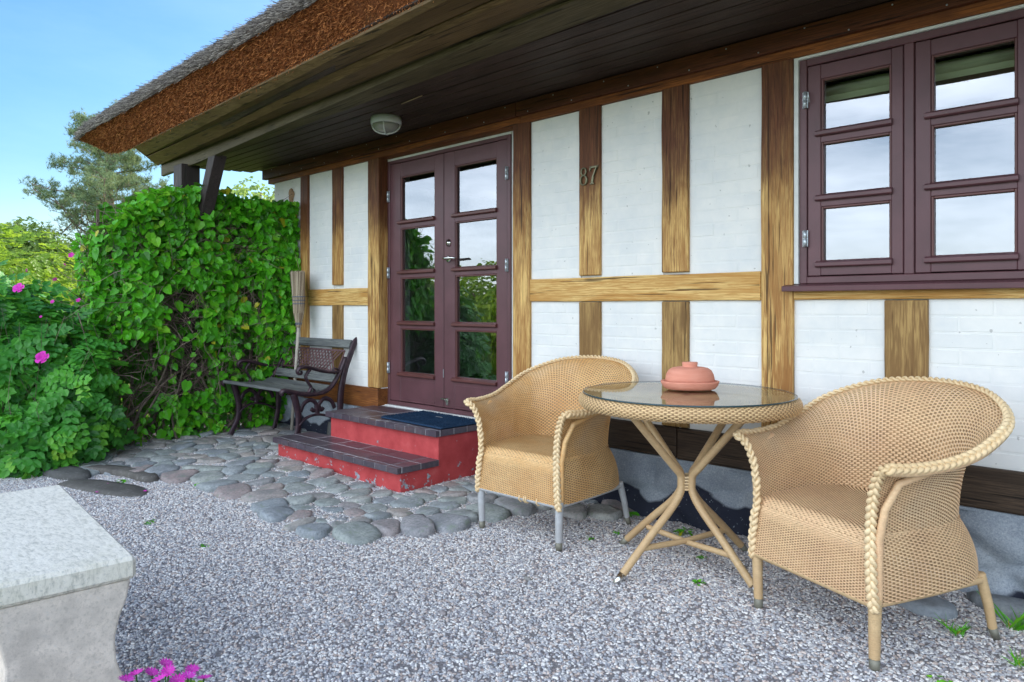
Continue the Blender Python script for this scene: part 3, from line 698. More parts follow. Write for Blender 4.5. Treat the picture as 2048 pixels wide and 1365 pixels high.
# thatch: cross-sections lofted along x (y, z points from under the cut face over the ridge)
def section(s, x):
    """s = 1 for the full roof, falls to 0 at the tip of the verge"""
    dz = 0.0; w = max(0, min(1, (x+6.84)/5.84)); mixp = lambda p, q: (p[0]+(q[0]-p[0])*w, p[1]+(q[1]-p[1])*w)
    face = [mixp((-1.005+.03*(1-s), 2.572), (-1.385, 2.462)), mixp((-1.07, 2.645), (-1.41, 2.53)), mixp((-1.14, 2.715), (-1.44, 2.60)), mixp((-1.205, 2.785), (-1.46, 2.67))]
    top = [mixp((-1.215, 2.83), (-1.475, 2.715)), mixp((-1.19, 2.885), (-1.45, 2.77)), mixp((-1.12, 2.935), (-1.36, 2.83)), (-.6, 3.30), (.5, 4.10), (2.0, 5.18), (3.6, 6.35), (5.2, 5.2), (8.8, 2.7), (8.6, 2.5), (3.6, 6.0), (.3, 3.5), mixp((-.75, 2.72), (-1.0, 2.60))]
    tipz = 2.79
    out = []
    for y, z in face: out.append((y+.08*(1-s)**1.5, tipz-.02*(1-s)-(tipz-z)*s**1.3+dz))
    for i, (y, z) in enumerate(top):
        k = s**.55 if i < 3 else 1
        yy = y+.08*(1-s)**1.5 if i < 3 else y
        if i == len(top)-1: out.append((yy, z+(1-s)*.22+dz)); continue
        out.append((yy, (tipz+(z-tipz)*k if i < 3 else z-(1-s)*.14)+dz))
    return out
xsec = [3.6, 2, 0, -1, -2, -4, -5.5, -6.6, -6.9, -7.2, -7.45, -7.6, -7.74, -7.83, -7.88]
def s_of(x):
    return 1.0 if x >= -6.9 else max(0.06, math.sqrt(max(0, 1-((-6.9-x)/1.0)**2)))
th = MB(); n = 17
for x in xsec:
    for (y, z) in section(s_of(x), x): th.v.append((x+ (0 if y > -1.3 else 0), y, z))
for i in range(len(xsec)-1):
    for k in range(n): th.f.append((i*n+k, i*n+(k+1) % n, (i+1)*n+(k+1) % n, (i+1)*n+k)); th.sm.append(False)
th.f.append(tuple(range(n))); th.sm.append(False); th.f.append(tuple((len(xsec)-1)*n+k for k in range(n))); th.sm.append(False)
ro = obj('thatched_roof', th, M['thatch'], H)
ro.data.materials.append(M['thatch_top'])
for pgn in ro.data.polygons:
    if len(pgn.vertices) == 4 and (pgn.center.z + ro.location.z) > 2.9 and pgn.normal.z > .2: pgn.material_index = 1
# straws: cut ends on the face, long grey ones along the outer edge
def fbm(P, f, s=0.0): return np.array([noise.fractal(Vector((p[0]*f+s, p[1]*f, p[2]*f)), 1.0, 2.0, 3) for p in P])
def sticks(name, P, D, Ln, rad, mat, parent, kind=None, var=None):
    """thin three-sided straws from P along D"""
    n = len(P); D = D/np.linalg.norm(D, axis=1, keepdims=True)
    a = np.where(np.abs(D[:, 2:3]) < .9, np.array([[0, 0, 1.]]), np.array([[1., 0, 0]])); U = np.cross(D, a); U /= np.linalg.norm(U, axis=1, keepdims=True); Wv = np.cross(D, U)
    V = np.zeros((n, 6, 3)); 
    for k in range(3):
        c, s_ = math.cos(2.094*k), math.sin(2.094*k); off = (U*c+Wv*s_)*rad[:, None]
        V[:, k] = P+off; V[:, 3+k] = P+D*Ln[:, None]+off*.6
    F = np.array([(0, 1, 4, 3), (1, 2, 5, 4), (2, 0, 3, 5)]); F = (np.arange(n)[:, None, None]*6+F[None]).reshape(-1, 4)
    if var is None: var = nr.random(n)
    o = npmesh(name, V.reshape(-1, 3), F, mat, parent, attr=np.repeat(var, 3))
    if parent is not None: o.location = -offset_of(parent); 
    if kind: o['kind'] = kind
    return o
def eave_point(x, t):
    """point on the cut face, t from 0 (boards) to 1 (outer edge)"""
    s = section(s_of(x), x)[:4]; f = t*3; i = min(2, int(f)); f -= i
    return s[i][0]+(s[i+1][0]-s[i][0])*f, s[i][1]+(s[i+1][1]-s[i][1])*f
n = 42000; X = nr.uniform(-7.87, 1.2, n); X = np.where(nr.random(n) < .5, nr.uniform(-7.87, -3.0, n), X); T = nr.random(n)
YZ = np.array([eave_point(x, t) for x, t in zip(X, T)]); P = np.column_stack([X, YZ])
D = np.column_stack([nr.normal(0, .35, n), -.68+nr.normal(0, .3, n), -.73+nr.normal(0, .35, n)])
flat = nr.random(n) < .18; D[flat] = np.column_stack([nr.normal(0, 1, flat.sum()), -.3+nr.normal(0, .6, flat.sum()), nr.normal(-.1, .7, flat.sum())])
sticks('thatch_straws', P-D*.008, D, nr.uniform(.008, .034, n)*(1+.6*flat), nr.uniform(.0012, .0028, n), M['straw_cut'], H, 'stuff')
n = 2600; X = nr.uniform(-6.7, 1.2, n); YZ = np.array([eave_point(x, nr.uniform(0, .12)) for x in X]); P = np.column_stack([X, YZ+np.array([.012, .004])])
sticks('fringe_straws', P, np.column_stack([nr.normal(0, .5, n), nr.normal(-.15, .4, n), -np.ones(n)]), nr.uniform(.010, .034, n), nr.uniform(.0012, .0022, n), M['straw_cut'], H, 'stuff')
n = 26000; X = np.where(nr.random(n) < .6, nr.uniform(-7.9, -2.6, n), nr.uniform(-7.9, 1.2, n)); P = np.zeros((n, 3))
for i, x in enumerate(X):
    s = section(s_of(x), x); j = nr.random()*3.2; a = min(2, int(j)); f = j-a
    p, q = s[3+a], s[4+a]; f = min(f, 1.2)
    P[i] = (x, p[0]+(q[0]-p[0])*f, p[1]+(q[1]-p[1])*f+.012*noise.noise(Vector((x*5, 0, 0))))
D = np.column_stack([nr.normal(-.25, .28, n), -.80+nr.normal(0, .12, n), -.50+nr.normal(0, .22, n)])
sticks('edge_straws', P-D*.06, D, nr.uniform(.06, .13, n), nr.uniform(.0014, .0028, n), M['straw_grey'], H, 'stuff')
# corner post of the eave with brace
hbox('eave_post', -6.37, -6.20, -.86, -.70, -.05, 2.36, M['dark_post'], bev=.006)
mb = MB(); mb.prism([(-6.03, 1.86), (-5.94, 1.83), (-5.64, 2.36), (-5.77, 2.36)], 'y', -.82, -.72); obj('eave_brace', mb, M['dark_post'], H, bevel=.005)

# ---- joinery: frames, leaves, panes, drip bars, hinges
def hinge(parent, x, z, y, ln=.085, r=.0085):
    mb = MB(); mb.lathe([(r, -ln/2), (r, -.002), (r*.8, -.001), (r*.8, .001), (r, .002), (r, ln/2)], 12, (x, y, z)); mb.box(x-.012, x+.012, y+.004, y+.010, z-ln/2, z+ln/2)
    obj('hinge', mb, M['galv'], parent)
def leaf(name, x0, x1, z0, z1, px0, px1, rows, yf, frame_parent, bottom_panel=None, bar_mat='drip', midbar=.055):
    """glazed leaf: stiles, rails, panes, glazing bars with projecting drips; front face at yf"""
    mb = MB(); d = .052
    mb.box(x0, px0, yf, yf+d, z0, z1, .003); mb.box(px1, x1, yf, yf+d, z0, z1, .003)
    top = rows[-1][1]; low = rows[0][0]
    mb.box(px0, px1, yf+.0015, yf+d, top, z1-.002, .002); mb.box(px0, px1, yf+.0015, yf+d, z0+.002, low, .002)
    if bottom_panel:
        a, b = bottom_panel; mb.box(px0+.0, px1-.0, yf-.0005, yf+.006, a-.008, a+.001); mb.box(px0, px1, yf-.0005, yf+.006, b, b+.008)
    lf = obj(name, mb, M['door'], H)
    for a, b in rows:
        m2 = MB(); m2.box(px0-.006, px1+.006, yf+.024, yf+.029, a-.006, b+.006); obj('pane', m2, M['pane'], lf)
        m3 = MB(); w = .010     # beading round the pane
        for bx in ((px0, px0+w, a, b), (px1-w, px1, a, b), (px0+w, px1-w, b-w, b), (px0+w, px1-w, a, a+w*.6)): m3.box(bx[0], bx[1], yf+.006, yf+.0235, bx[2], bx[3], .002)
        obj('bead', m3, M['drip'], lf)
    for (a, b), (c, e) in zip(rows[:-1], rows[1:]):
        m2 = MB(); m2.box(px0-.001, px1+.001, yf+.003, yf+.045, b, c, .002); obj('glazing_bar', m2, M['door'], lf)
    for a, b in rows:
        m2 = MB(); m2.prism([(yf+.010, a+.006), (yf-.020, a-.006), (yf-.020, a-.022), (yf-.012, a-.027), (yf+.0, a-.027)], 'x', px0-.022, px1+.006)
        obj('drip_bar', m2, M[bar_mat], lf, bevel=.0015)
    return lf
# door
yd = .075
mb = MB()
for b in [(-4.555, -4.530, .36, 2.279), (-3.252, -3.222, .36, 2.279), (-4.530, -3.252, 2.252, 2.279), (-4.530, -3.252, .366, .398)]: mb.box(b[0], b[1], yd-.004, .16, b[2], b[3], .003)
obj('door_frame', mb, M['door'], H)
mb = MB(); mb.box(-3.2215, -3.121, yd+.01, .16, .36, 2.30); mb.box(-4.56, -4.5555, yd, .16, .36, 2.30); mb.box(-4.556, -3.22, yd+.005, .16, 2.2795, 2.30); mb.box(-4.56, -3.20, yd-.03, .16, .355, .3655)
obj('door_joint', mb, M['mortar'], H)
rowsd = [(.626, .967), (1.02, 1.357), (1.413, 1.741), (1.80, 2.142)]
dl = leaf('door_leaf', -4.528, -3.893, .402, 2.250, -4.398, -3.992, rowsd, yd, None, (.43, .565))
dr = leaf('door_leaf', -3.887, -3.254, .402, 2.250, -3.772, -3.352, rowsd, yd, None, (.43, .565))
for z in (2.00, 1.40, .655): hinge(dl, -4.534, z, yd-.016)
for z in (2.02, 1.41, .66): hinge(dr, -3.248, z, yd-.016)
mb = MB(); mb.lathe([(.026, 0), (.026, .006), (.018, .010)], 20, (0, 0, 0)); mb.rot(Matrix.Rotation(R(90), 4, 'X')); mb.v = [(p[0]-3.835, p[1]+yd, p[2]+1.478) for p in mb.v]
mb.tube([(-3.835, yd-.008, 1.478), (-3.835, yd-.05, 1.478), (-3.826, yd-.058, 1.478), (-3.80, yd-.06, 1.479), (-3.735, yd-.056, 1.480), (-3.715, yd-.052, 1.476)], [.009, .009, .010, .010, .009, .007], 10)
obj('door_handle', mb, M['steel'], dr)
mb = MB(); mb.lathe([(.023, 0), (.023, .008), (.012, .012), (.012, .016)], 20, (0, 0, 0), 1, 1.25); mb.rot(Matrix.Rotation(R(90), 4, 'X')); mb.v = [(p[0]-3.835, p[1]+yd, p[2]+1.595) for p in mb.v]
obj('door_lock', mb, M['steel'], dr)
mb = MB(); mb.box(-3.856, -3.832, yd-.012, yd, .425, .475, .002); mb.box(-3.862, -3.826, yd-.016, yd-.010, .452, .462); mb.box(-3.90, -3.858, yd-.02, yd-.015, .462, .470)
obj('floor_bolt', mb, M['steel'], dr)
mb = MB(); mb.box(-3.894, -3.889, yd-.003, yd, .62, .68); obj('strike_plate', mb, M['galv'], dl)
# interior curtain edges seen through the door
# window
yw = .012
mb = MB()
for b in [(-1.297, -1.262, 1.240, 2.287), (-.405, -.370, 1.240, 2.287), (-1.262, -.405, 2.254, 2.287), (-.853, -.814, 1.272, 2.254), (-1.262, -.405, 1.240, 1.272)]: mb.box(b[0], b[1], yw-.004, .12, b[2], b[3], .003)
wf = obj('window', mb, M['door'], H)
mb = MB(); mb.box(-1.317, -1.2975, -.004, .10, 1.24, 2.299); mb.box(-1.297, -.36, -.004, .10, 2.2875, 2.299); mb.box(-.3695, -.34, -.004, .10, 1.24, 2.299); obj('window_joint', mb, M['mortar'], H)
rowsw = [(1.341, 1.594), (1.647, 1.890), (1.945, 2.184)]
for x0, x1, p0, p1 in ((-1.259, -.856, -1.200, -.903), (-.811, -.408, -.752, -.455)):
    sl = leaf('window_sash', x0, x1, 1.275, 2.251, p0, p1, rowsw, yw, None, bar_mat='door')
    if x0 < -1: hinge(sl, -1.266, 1.45, yw-.016, .075); hinge(sl, -1.266, 2.095, yw-.016, .075); mb = MB(); mb.tube([(-1.262, yw-.02, 2.13), (-1.248, yw-.024, 2.125), (-1.245, yw-.02, 2.08)], .003, 6); obj('hinge_pin', mb, M['galv'], sl)
mb = MB(); mb.prism([(.01, 1.2395), (-.066, 1.228), (-.066, 1.203), (-.058, 1.203), (-.056, 1.212), (.01, 1.222)], 'x', -1.352, -.30)
obj('window_sill', mb, M['sill_paint'], H, bevel=.003)
mb = MB()
mb.lathe([(.028, 0), (.028, .92)], 14, (0, 0, 0)); mb.rot(Matrix.Rotation(R(90), 4, 'Y')); mb.v = [(p[0]-1.29, p[1]+.16, p[2]+2.165) for p in mb.v]; mb.box(-1.28, -.38, .155, .158, 2.11, 2.165)
obj('roller_blind', mb, M['blind'], H)

# ------------------------------------------------------------------ lamp, house number
t = thing('bulkhead_lamp', 'round white bulkhead lamp with split lens under the dark soffit', 'lamp', (-3.97, -.38, 2.433)); OFF[t.name] = Vector((0, 0, 0))
mb = MB(); mb.lathe([(.104, 0), (.106, -.028), (.104, -.046), (.094, -.048)], 36); obj('lamp_body', mb, M['lamp_body'], t)
mb = MB(); mb.lathe([(.092, -.046), (.088, -.066), (.070, -.086), (.042, -.099), (.008, -.104)], 32); obj('lamp_glass', mb, M['lamp_glass'], t)
for a in (0, 90):
    mb = MB(); pr = [(-.098, -.047), (-.091, -.071), (-.072, -.092), (-.042, -.106), (0, -.112), (.042, -.106), (.072, -.092), (.091, -.071), (.098, -.047)]
    mb.tube([(x, 0, z) for x, z in pr], .0055, 6); mb.rot(Matrix.Rotation(R(a+43), 4, 'Z')); obj('lamp_guard', mb, M['lamp_body'], t)
t = thing('house_number', 'bronze numerals 87 screwed to the timber post', 'house number', (-2.51, -.018, 1.90)); OFF[t.name] = Vector((0, 0, 0))
mb = MB()
def ring(cx, cz, rx, rz, w0, w1, n=28):
    pts_ = [(cx+rx*math.cos(a), 0, cz+rz*math.sin(a)) for a in [2*math.pi*i/n for i in range(n+1)]]
    mb.tube(pts_, [w0+(w1-w0)*abs(math.cos(2*math.pi*i/n)) for i in range(n+1)], 8, caps=False, up=(0, 1, 0))
ring(-.036, .026, .018, .0215, .0035, .006); ring(-.036, -.024, .023, .0275, .0035, .0075); obj('digit', mb, M['bronze'], t)
mb = MB(); mb.box(.010, .066, -.005, .005, .038, .051, .002)
mb.prism([(.052, .040), (.066, .044), (.066, .051), (.040, -.010), (.032, -.052), (.018, -.052), (.026, -.012)], 'y', -.005, .005)
mb.prism([(.010, .022), (.014, .022), (.020, .051), (.010, .051)], 'y', -.005, .005); mb.box(.012, .040, -.005, .005, -.054, -.048); obj('digit', mb, M['bronze'], t, bevel=.001)

# ------------------------------------------------------------------ steps with clinker tiles, door mat
S = thing('entrance_steps', 'two red rendered entrance steps topped with dark clinker tiles', 'steps', (-4.1, -.37, 0)); OFF[S.name] = Vector((-4.1, -.37, 0))
XL, XRr = -4.84, -3.36
mb = MB(); mb.box(XL+.03, XRr-.012, -.725, -.40, -.05, .140, .004); obj('riser_block', mb, M['red'], S)
mb = MB(); mb.box(-4.585, XRr-.014, -.425, .0, -.05, .320, .004); obj('riser_block', mb, M['red'], S)
def tiles(x0, x1, y0, y1, z0, z1, cols, rows, nose):
    g = MB(); g.box(x0+.004, x1-.004, y0+.004, y1, z0+.002, z1-.0012); obj('grout_bed', g, M['grout'], S)
    nw = (x1-x0)/nose
    for i in range(nose):       # nosing tiles along the front edge
        m2 = MB(); m2.box(x0+i*nw+.0025, x0+(i+1)*nw-.0025, y0, y0+.034, z0, z1+rng.uniform(-.001, .001), .002); obj('nosing_tile', m2, M['tile'], S)
    cw = (x1-x0-.11)/cols; rw = (y1-y0-.036)/rows
    for r in range(rows):
        for c in range(cols):
            m2 = MB(); m2.box(x0+c*cw+.0035, x0+(c+1)*cw-.0035, y0+.036+r*rw+.0035, y0+.036+(r+1)*rw-.0035, z1-.02, z1+rng.uniform(-.001, .0015), .002); obj('tile', m2, M['tile'], S)
        ne = max(1, round(rw/.11))
        for e in range(ne): m2 = MB(); m2.box(x1-.108, x1, y0+.036+r*rw+e*rw/ne+.0025, y0+.036+r*rw+(e+1)*rw/ne-.0025, z0, z1, .002); obj('nosing_tile', m2, M['tile'], S)
tiles(XL, XRr, -.755, -.428, .140, .178, 5, 2, 13)
tiles(-4.615, XRr, -.455, .043, .320, .358, 5, 2, 12)
D_ = thing('door_mat', 'dark blue ribbed door mat lying on the upper step', 'door mat', (-3.70, -.20, .3605), R(-2)); OFF[D_.name] = Vector((0, 0, 0))
mb = MB(); mb.box(-.33, .33, -.19, .19, 0, .012, .004); obj('mat_backing', mb, M['rug'], D_)
n = 7000; P = np.column_stack([nr.uniform(-.325, .325, n), nr.uniform(-.185, .185, n), np.full(n, .011)]); P[:, 1] = np.round(P[:, 1]/.012)*.012+nr.normal(0, .0015, n)
sticks('mat_pile', P, np.column_stack([nr.normal(0, .3, n), nr.normal(0, .3, n), np.ones(n)]), nr.uniform(.005, .009, n), np.full(n, .0018), M['rug'], D_, 'stuff')
mb = MB(); mb.box(-.02, .05, .05, .054, .019, .021); obj('mat_thread', mb, M['galv'], D_)

# ------------------------------------------------------------------ wicker weaving
def crv(ctrl, n):
    c = np.array(ctrl, float); m = len(c); out = []
    for k in range(n):
        t = k/(n-1)*(m-1); i = min(m-2, int(t)); f = t-i
        p0, p1, p2, p3 = c[max(i-1, 0)], c[i], c[i+1], c[min(i+2, m-1)]
        out.append(.5*((2*p1)+(-p0+p2)*f+(2*p0-5*p1+4*p2-p3)*f*f+(-p0+3*p1-3*p2+p3)*f**3))
    return np.array(out)
def weave(name, S_, nu, nv, mat, parent, amp=.0014, cover=.44, thick=.0012, closed=False, stakes=True, dark=None):
    """rows of strands woven in front of and behind upright stakes; S_(u, v) arrays -> (...,3)"""
    e = 1e-3; us = np.linspace(0, 1, nu*2+1); rows = (np.arange(nv)+.5)/nv
    def frame(u, v):
        p = S_(u, v); du = S_(np.minimum(u+e, 1), v)-S_(np.maximum(u-e, 0), v); dv = S_(u, np.minimum(v+e, 1))-S_(u, np.maximum(v-e, 0))
        nn = np.cross(du, dv); nn /= np.linalg.norm(nn, axis=-1, keepdims=True)+1e-12; return p, nn
    U, Vr = np.meshgrid(us, rows); I, J = np.meshgrid(np.arange(nu*2+1), np.arange(nv))
    off = amp*np.where(I % 2 == 1, 0, np.where(((I//2)+J) % 2 == 0, 1, -1))
    L3 = []
    for k, lift in ((-cover, -thick), (0, thick*.35), (cover, -thick)):
        p, nn = frame(U, np.clip(Vr+k/nv, 0, 1)); L3.append(p+nn*(off+lift)[..., None])
    V = np.stack(L3, 2)      # rows, cols, 3, xyz
    nc = nu*2+1; idx = np.arange(nv*nc*3).reshape(nv, nc, 3)
    F = np.concatenate([np.stack([idx[:, :-1, k], idx[:, 1:, k], idx[:, 1:, k+1], idx[:, :-1, k+1]], -1).reshape(-1, 4) for k in (0, 1)])
    V = V.reshape(-1, 3); nf = len(F)
    if stakes:
        vs = np.linspace(0, 1, 13); uu = np.arange(nu+1)/nu; A, B = np.meshgrid(uu, vs)
        wv = .34/nu; pl = S_(np.clip(A-wv, 0, 1), B); pr = S_(np.clip(A+wv, 0, 1), B)
        SV = np.stack([pl, pr], 2); id2 = np.arange(SV.size//3).reshape(13, nu+1, 2)+len(V)
        F2 = np.stack([id2[:-1, :, 0], id2[:-1, :, 1], id2[1:, :, 1], id2[1:, :, 0]], -1).reshape(-1, 4)
        V = np.concatenate([V, SV.reshape(-1, 3)]); F = np.concatenate([F, F2])
    o = npmesh(name, V, F, mat, parent, smooth=True); o.data.materials.append(M['stake'])
    mi = np.zeros(len(F), np.int32); mi[nf:] = 1; o.data.polygons.foreach_set('material_index', mi); return o
def braid_mesh(path, w=.013, pitch=.055, r=.0085):
    P = np.array(path); d = np.r_[0, np.cumsum(np.linalg.norm(np.diff(P, axis=0), axis=1))]; n = int(d[-1]/.0045)
    s = np.linspace(0, d[-1], n); Q = np.column_stack([np.interp(s, d, P[:, k]) for k in range(3)])
    T = np.gradient(Q, axis=0); T /= np.linalg.norm(T, axis=1, keepdims=True)
    return Q, T, s
def make_braid(mb, path, outward, w=.013, pitch=.060, r=.0078):
    Q, T, s = braid_mesh(path); O = outward(Q, T)
    O = O-(O*T).sum(1, keepdims=True)*T; O /= np.linalg.norm(O, axis=1, keepdims=True); B = np.cross(T, O)
    for ph in (0, 2.0944, 4.1888):
        a = 2*math.pi*s/pitch+ph
        p = Q+B*(np.sin(a)*w)[:, None]+O*(np.sin(2*a)*.0062)[:, None]
        mb.tube([tuple(x) for x in p], r, 6, flat=.62, up=tuple(O[0]))
def wrapped(mb, path, r0, r1, pitch=.0075, n=10):
    P = np.array(path, float); d = np.r_[0, np.cumsum(np.linalg.norm(np.diff(P, axis=0), axis=1))]; m = max(8, int(d[-1]/pitch*3))
    s = np.linspace(0, d[-1], m); Q = np.column_stack([np.interp(s, d, P[:, k]) for k in range(3)]); f = s/d[-1]
    rr = (r0+(r1-r0)*f)*(1+.055*np.cos(2*np.pi*s/pitch)); rr[::3] *= 1.0
    mb.tube([tuple(x) for x in Q], list(rr), n)

def armchair(label, loc, rz, skin, skin_in, leg_m, braid_m, sx=1.0):
    t = thing('wicker_armchair', label, 'armchair', loc, rz, None); OFF[t.name] = Vector((0, 0, 0))
    base_h = [(-.245, -.255), (-.262, -.17), (-.268, -.04), (-.262, .08), (-.225, .18), (-.125, .232), (0, .245)]
    rim_h = [(-.328, -.285, .640), (-.345, -.19, .634), (-.366, -.05, .645), (-.383, .08, .684), (-.358, .235, .755), (-.215, .36, .820), (0, .405, .840)]
    mir = lambda a: a+[(-p[0],)+tuple(p[1:]) for p in a[-2::-1]]
    Bc = crv(mir(base_h), 161); Rc = crv(mir(rim_h), 161); ug = np.linspace(0, 1, 161)
    def ip(C, u): return np.stack([np.interp(u, ug, C[:, k]) for k in range(C.shape[1])], -1)
    def shell(u, v):
        b = ip(Bc, u); r = ip(Rc, u); k = (v**2.1)[..., None]; roll = np.clip((v-.90)/.10, 0, 1)[..., None]
        xy = b*(1-k)+r[..., :2]*k
        z = .405+(r[..., 2]-.405)*np.sin(v*1.45)/math.sin(1.45)
        return np.concatenate([xy, z[..., None]], -1)
    weave('backrest', shell, 126, 64, skin_in, t, amp=.0019, cover=.45)
    # body below the seat
    lowh = [(-.262, -.262), (-.272, -.15), (-.275, 0), (-.272, .14), (-.258, .225), (-.232, .250), (-.12, .256), (0, .258)]
    Lc = crv(mir(lowh), 161)
    def skirt(u, v):
        a = ip(Lc, u); b = ip(Bc, u)*1.0; v_ = v[..., None]; bul = .005*np.sin(np.pi*v)[..., None]
        q = a*(1-v_**2.2)+b*v_**2.2; q = q*(1+bul*1.5)
        return np.concatenate([q, (.205+.215*v)[..., None]], -1)
    weave('skirt', skirt, 116, 37, skin, t, amp=.0019, cover=.45)
    def seat(u, v):      # from the back edge over the rolled front and down the apron
        x = (u-.5)*2; s = v*(.47+.06+.20)
        flat_ = np.minimum(s, .44); y = .235-flat_; z = .415+.012*np.sin(np.pi*np.clip(flat_/.44, 0, 1))-.010*(1-x*x)*np.sin(np.pi*np.clip(flat_/.44, 0, 1))
        a = np.clip((s-.44)/.07, 0, 1)*np.pi/2; y = y-.050*np.sin(a); z = z-.050*(1-np.cos(a))
        dn = np.maximum(s-.51, 0); z = z-dn*.72; y = y-.018*np.clip(dn/.22, 0, 1)
        wd = .252+(.262-.252)*np.clip(dn/.22, 0, 1); yb = np.clip((y-.12)/.13, 0, 1); wd = wd-.09*yb**2
        return np.stack([x*wd, y, z], -1)
    weave('seat', seat, 44, 118, skin, t, amp=.0018, cover=.45)
    # braid: up the left front edge, along the rim, down the right front edge
    zero = np.linspace(0, 1, 22)
    fl_ = shell(np.zeros(22), zero); rim = shell(np.linspace(0, 1, 120), np.ones(120)); fr_ = shell(np.ones(22), zero[::-1])
    lowl = np.array([(-.262, -.268, .185), (-.258, -.272, .25), (-.252, -.270, .33)]); lowr = lowl[::-1]*np.array([-1, 1, 1])
    path = np.concatenate([lowl, fl_+np.array([0, -.006, 0]), rim[1:-1]+np.array([0, 0, .004]), fr_+np.array([0, -.006, 0]), lowr])
    mb = MB()
    def outw(Q, T):
        O = np.zeros_like(Q); front = Q[:, 1] < -.262; up_ = Q[:, 2] < .62
        O[:, 1] = np.where(front & up_, -1.0, 0); O[:, 0] = np.where(front & up_, 0.25*np.sign(Q[:, 0]), Q[:, 0]*1.6); O[:, 1] += np.where(front & up_, 0, Q[:, 1]*1.6); O[:, 2] = np.where(front & up_, 0, .75)
        k = np.ones(25)/25; O = np.column_stack([np.convolve(np.pad(O[:, i], 12, 'edge'), k, 'valid') for i in range(3)]); return O
    make_braid(mb, path, outw, w=.0108, pitch=.074, r=.0088); tb = obj('braided_trim', mb, braid_m, t)
    # rolled border under the braid
    mb = MB(); mb.tube([tuple(p) for p in rim+np.array([0, 0, -.010])], .011, 8); obj('rim_roll', mb, skin, t)
    # arm post seen under the arm on each side
    for s in (-1, 1):
        mb = MB(); wrapped(mb, [(s*.258, -.245, .21), (s*.262, -.245, .40), (s*.278, -.240, .50), (s*.305, -.21, .585), (s*.335, -.10, .62)], .014, .011); obj('arm_post', mb, skin, t)
    for s in (-1, 1):
        mb = MB(); wrapped(mb, [(s*.250, -.250, .035), (s*.252, -.252, .12), (s*.254, -.252, .222)], .0165, .0205); l_ = obj('leg', mb, leg_m, t)
        mb = MB(); mb.lathe([(.0135, 0), (.0165, .012), (.0165, .04)], 12, (s*.250, -.250, -.004)); obj('foot_cap', mb, M['foot'], l_)
        mb = MB(); wrapped(mb, [(s*.262, .305, .03), (s*.258, .285, .12), (s*.250, .255, .222)], .0145, .0175); l_ = obj('leg', mb, leg_m, t)
        mb = MB(); mb.tube([(s*.266, .318, -.006), (s*.262, .303, .034)], [.012, .0155], 10); obj('foot_cap', mb, M['foot'], l_)
        mb = MB(); wrapped(mb, [(s*.256, -.24, .203), (s*.262, 0, .203), (s*.256, .25, .203)], .0115, .0115); obj('rail', mb, leg_m, t)
    for y in (-.262, .262): mb = MB(); wrapped(mb, [(-.25, y, .203), (.25, y, .203)], .0115, .0115); obj('rail', mb, leg_m, t)
    if sx < 1:   # loose lashings on the front rail
        for x in (.02, .05, .062, .13):
            mb = MB(); mb.tube([(x+.002*k, -.262+.017*math.cos(k*1.1), .203+.017*math.sin(k*1.1)) for k in range(7)], .0035, 6); obj('lashing', mb, braid_m, t)
    return t
armchair('honey coloured wicker armchair with faded grey legs, left of the glass table', (-2.350, -.55, .004), R(1), M['wick_old'], M['wick_old_in'], M['wick_grey'], M['braid'], .9)
armchair('tan wicker armchair with tan wrapped legs, right of the glass table near the plinth', (-.820, -.640, .004), R(-23), M['wick_tan'], M['wick_tan_in'], M['wick_leg'], M['braid'])

# ------------------------------------------------------------------ table
T = thing('wicker_table', 'round wicker bistro table with glass top and crossed wrapped legs', 'table', (-1.558, -.577, .003)); OFF[T.name] = Vector((0, 0, 0))
def rimf(u, v):
    a = u*2*np.pi; b = v*2*np.pi; rr = .441+.026*np.cos(b)*(1.0); z = .722+.029*np.sin(b)
    return np.stack([rr*np.cos(a), rr*np.sin(a), z], -1)
weave('table_rim', rimf, 210, 24, M['wick_table'], T, amp=.0026, thick=.0016, cover=.43)
mb = MB(); mb.lathe([(.444, .716), (.444, .726)], 64); obj('rim_core', mb, M['wick_leg'], T)
def topf(u, v):
    a = u*2*np.pi; r = .02+.42*v; return np.stack([r*np.cos(a), r*np.sin(a), np.full_like(r, .744)], -1)
weave('table_top', topf, 150, 60, M['wick_table'], T, amp=.001)
mb = MB(); mb.prism([(.4465*math.cos(2*math.pi*i/96), .4465*math.sin(2*math.pi*i/96)) for i in range(96)], 'z', .7535, .7595); obj('glass_top', mb, M['tglass'], T)
mb = MB(); mb.tube([(.4475*math.cos(a), .4475*math.sin(a), .7565) for a in [2*math.pi*i/96 for i in range(97)]], .0036, 6, caps=False); obj('glass_edge', mb, M['glass_edge'], T)
import itertools
feet = [(-.116, -.365), (.354, -.090), (-.343, .056), (.105, .399)]      # front-left, front-right, back-left, back-right
for fx, fy in feet:
    l_ = math.hypot(fx, fy); dx, dy = fx/l_, fy/l_
    pth = crv([(dx*.325, dy*.325, .705), (dx*.20, dy*.20, .575), (dx*.075, dy*.075, .445), (dx*.036, dy*.036, .405), (dx*.030, dy*.030, .37), (dx*.036, dy*.036, .325), (dx*.085, dy*.085, .265), (dx*.20, dy*.20, .165), (dx*.350, dy*.350, .030)], 60)
    mb = MB(); wrapped(mb, pth, .0165, .0165, .0085); lg = obj('leg', mb, M['wick_leg'], T)
    mb = MB(); mb.tube([(dx*.350, dy*.350, .030), (dx*.392, dy*.392, -.006)], [.0160, .0115], 12); obj('foot_sleeve', mb, M['steel'] if fy < .0 else M['foot'], lg)
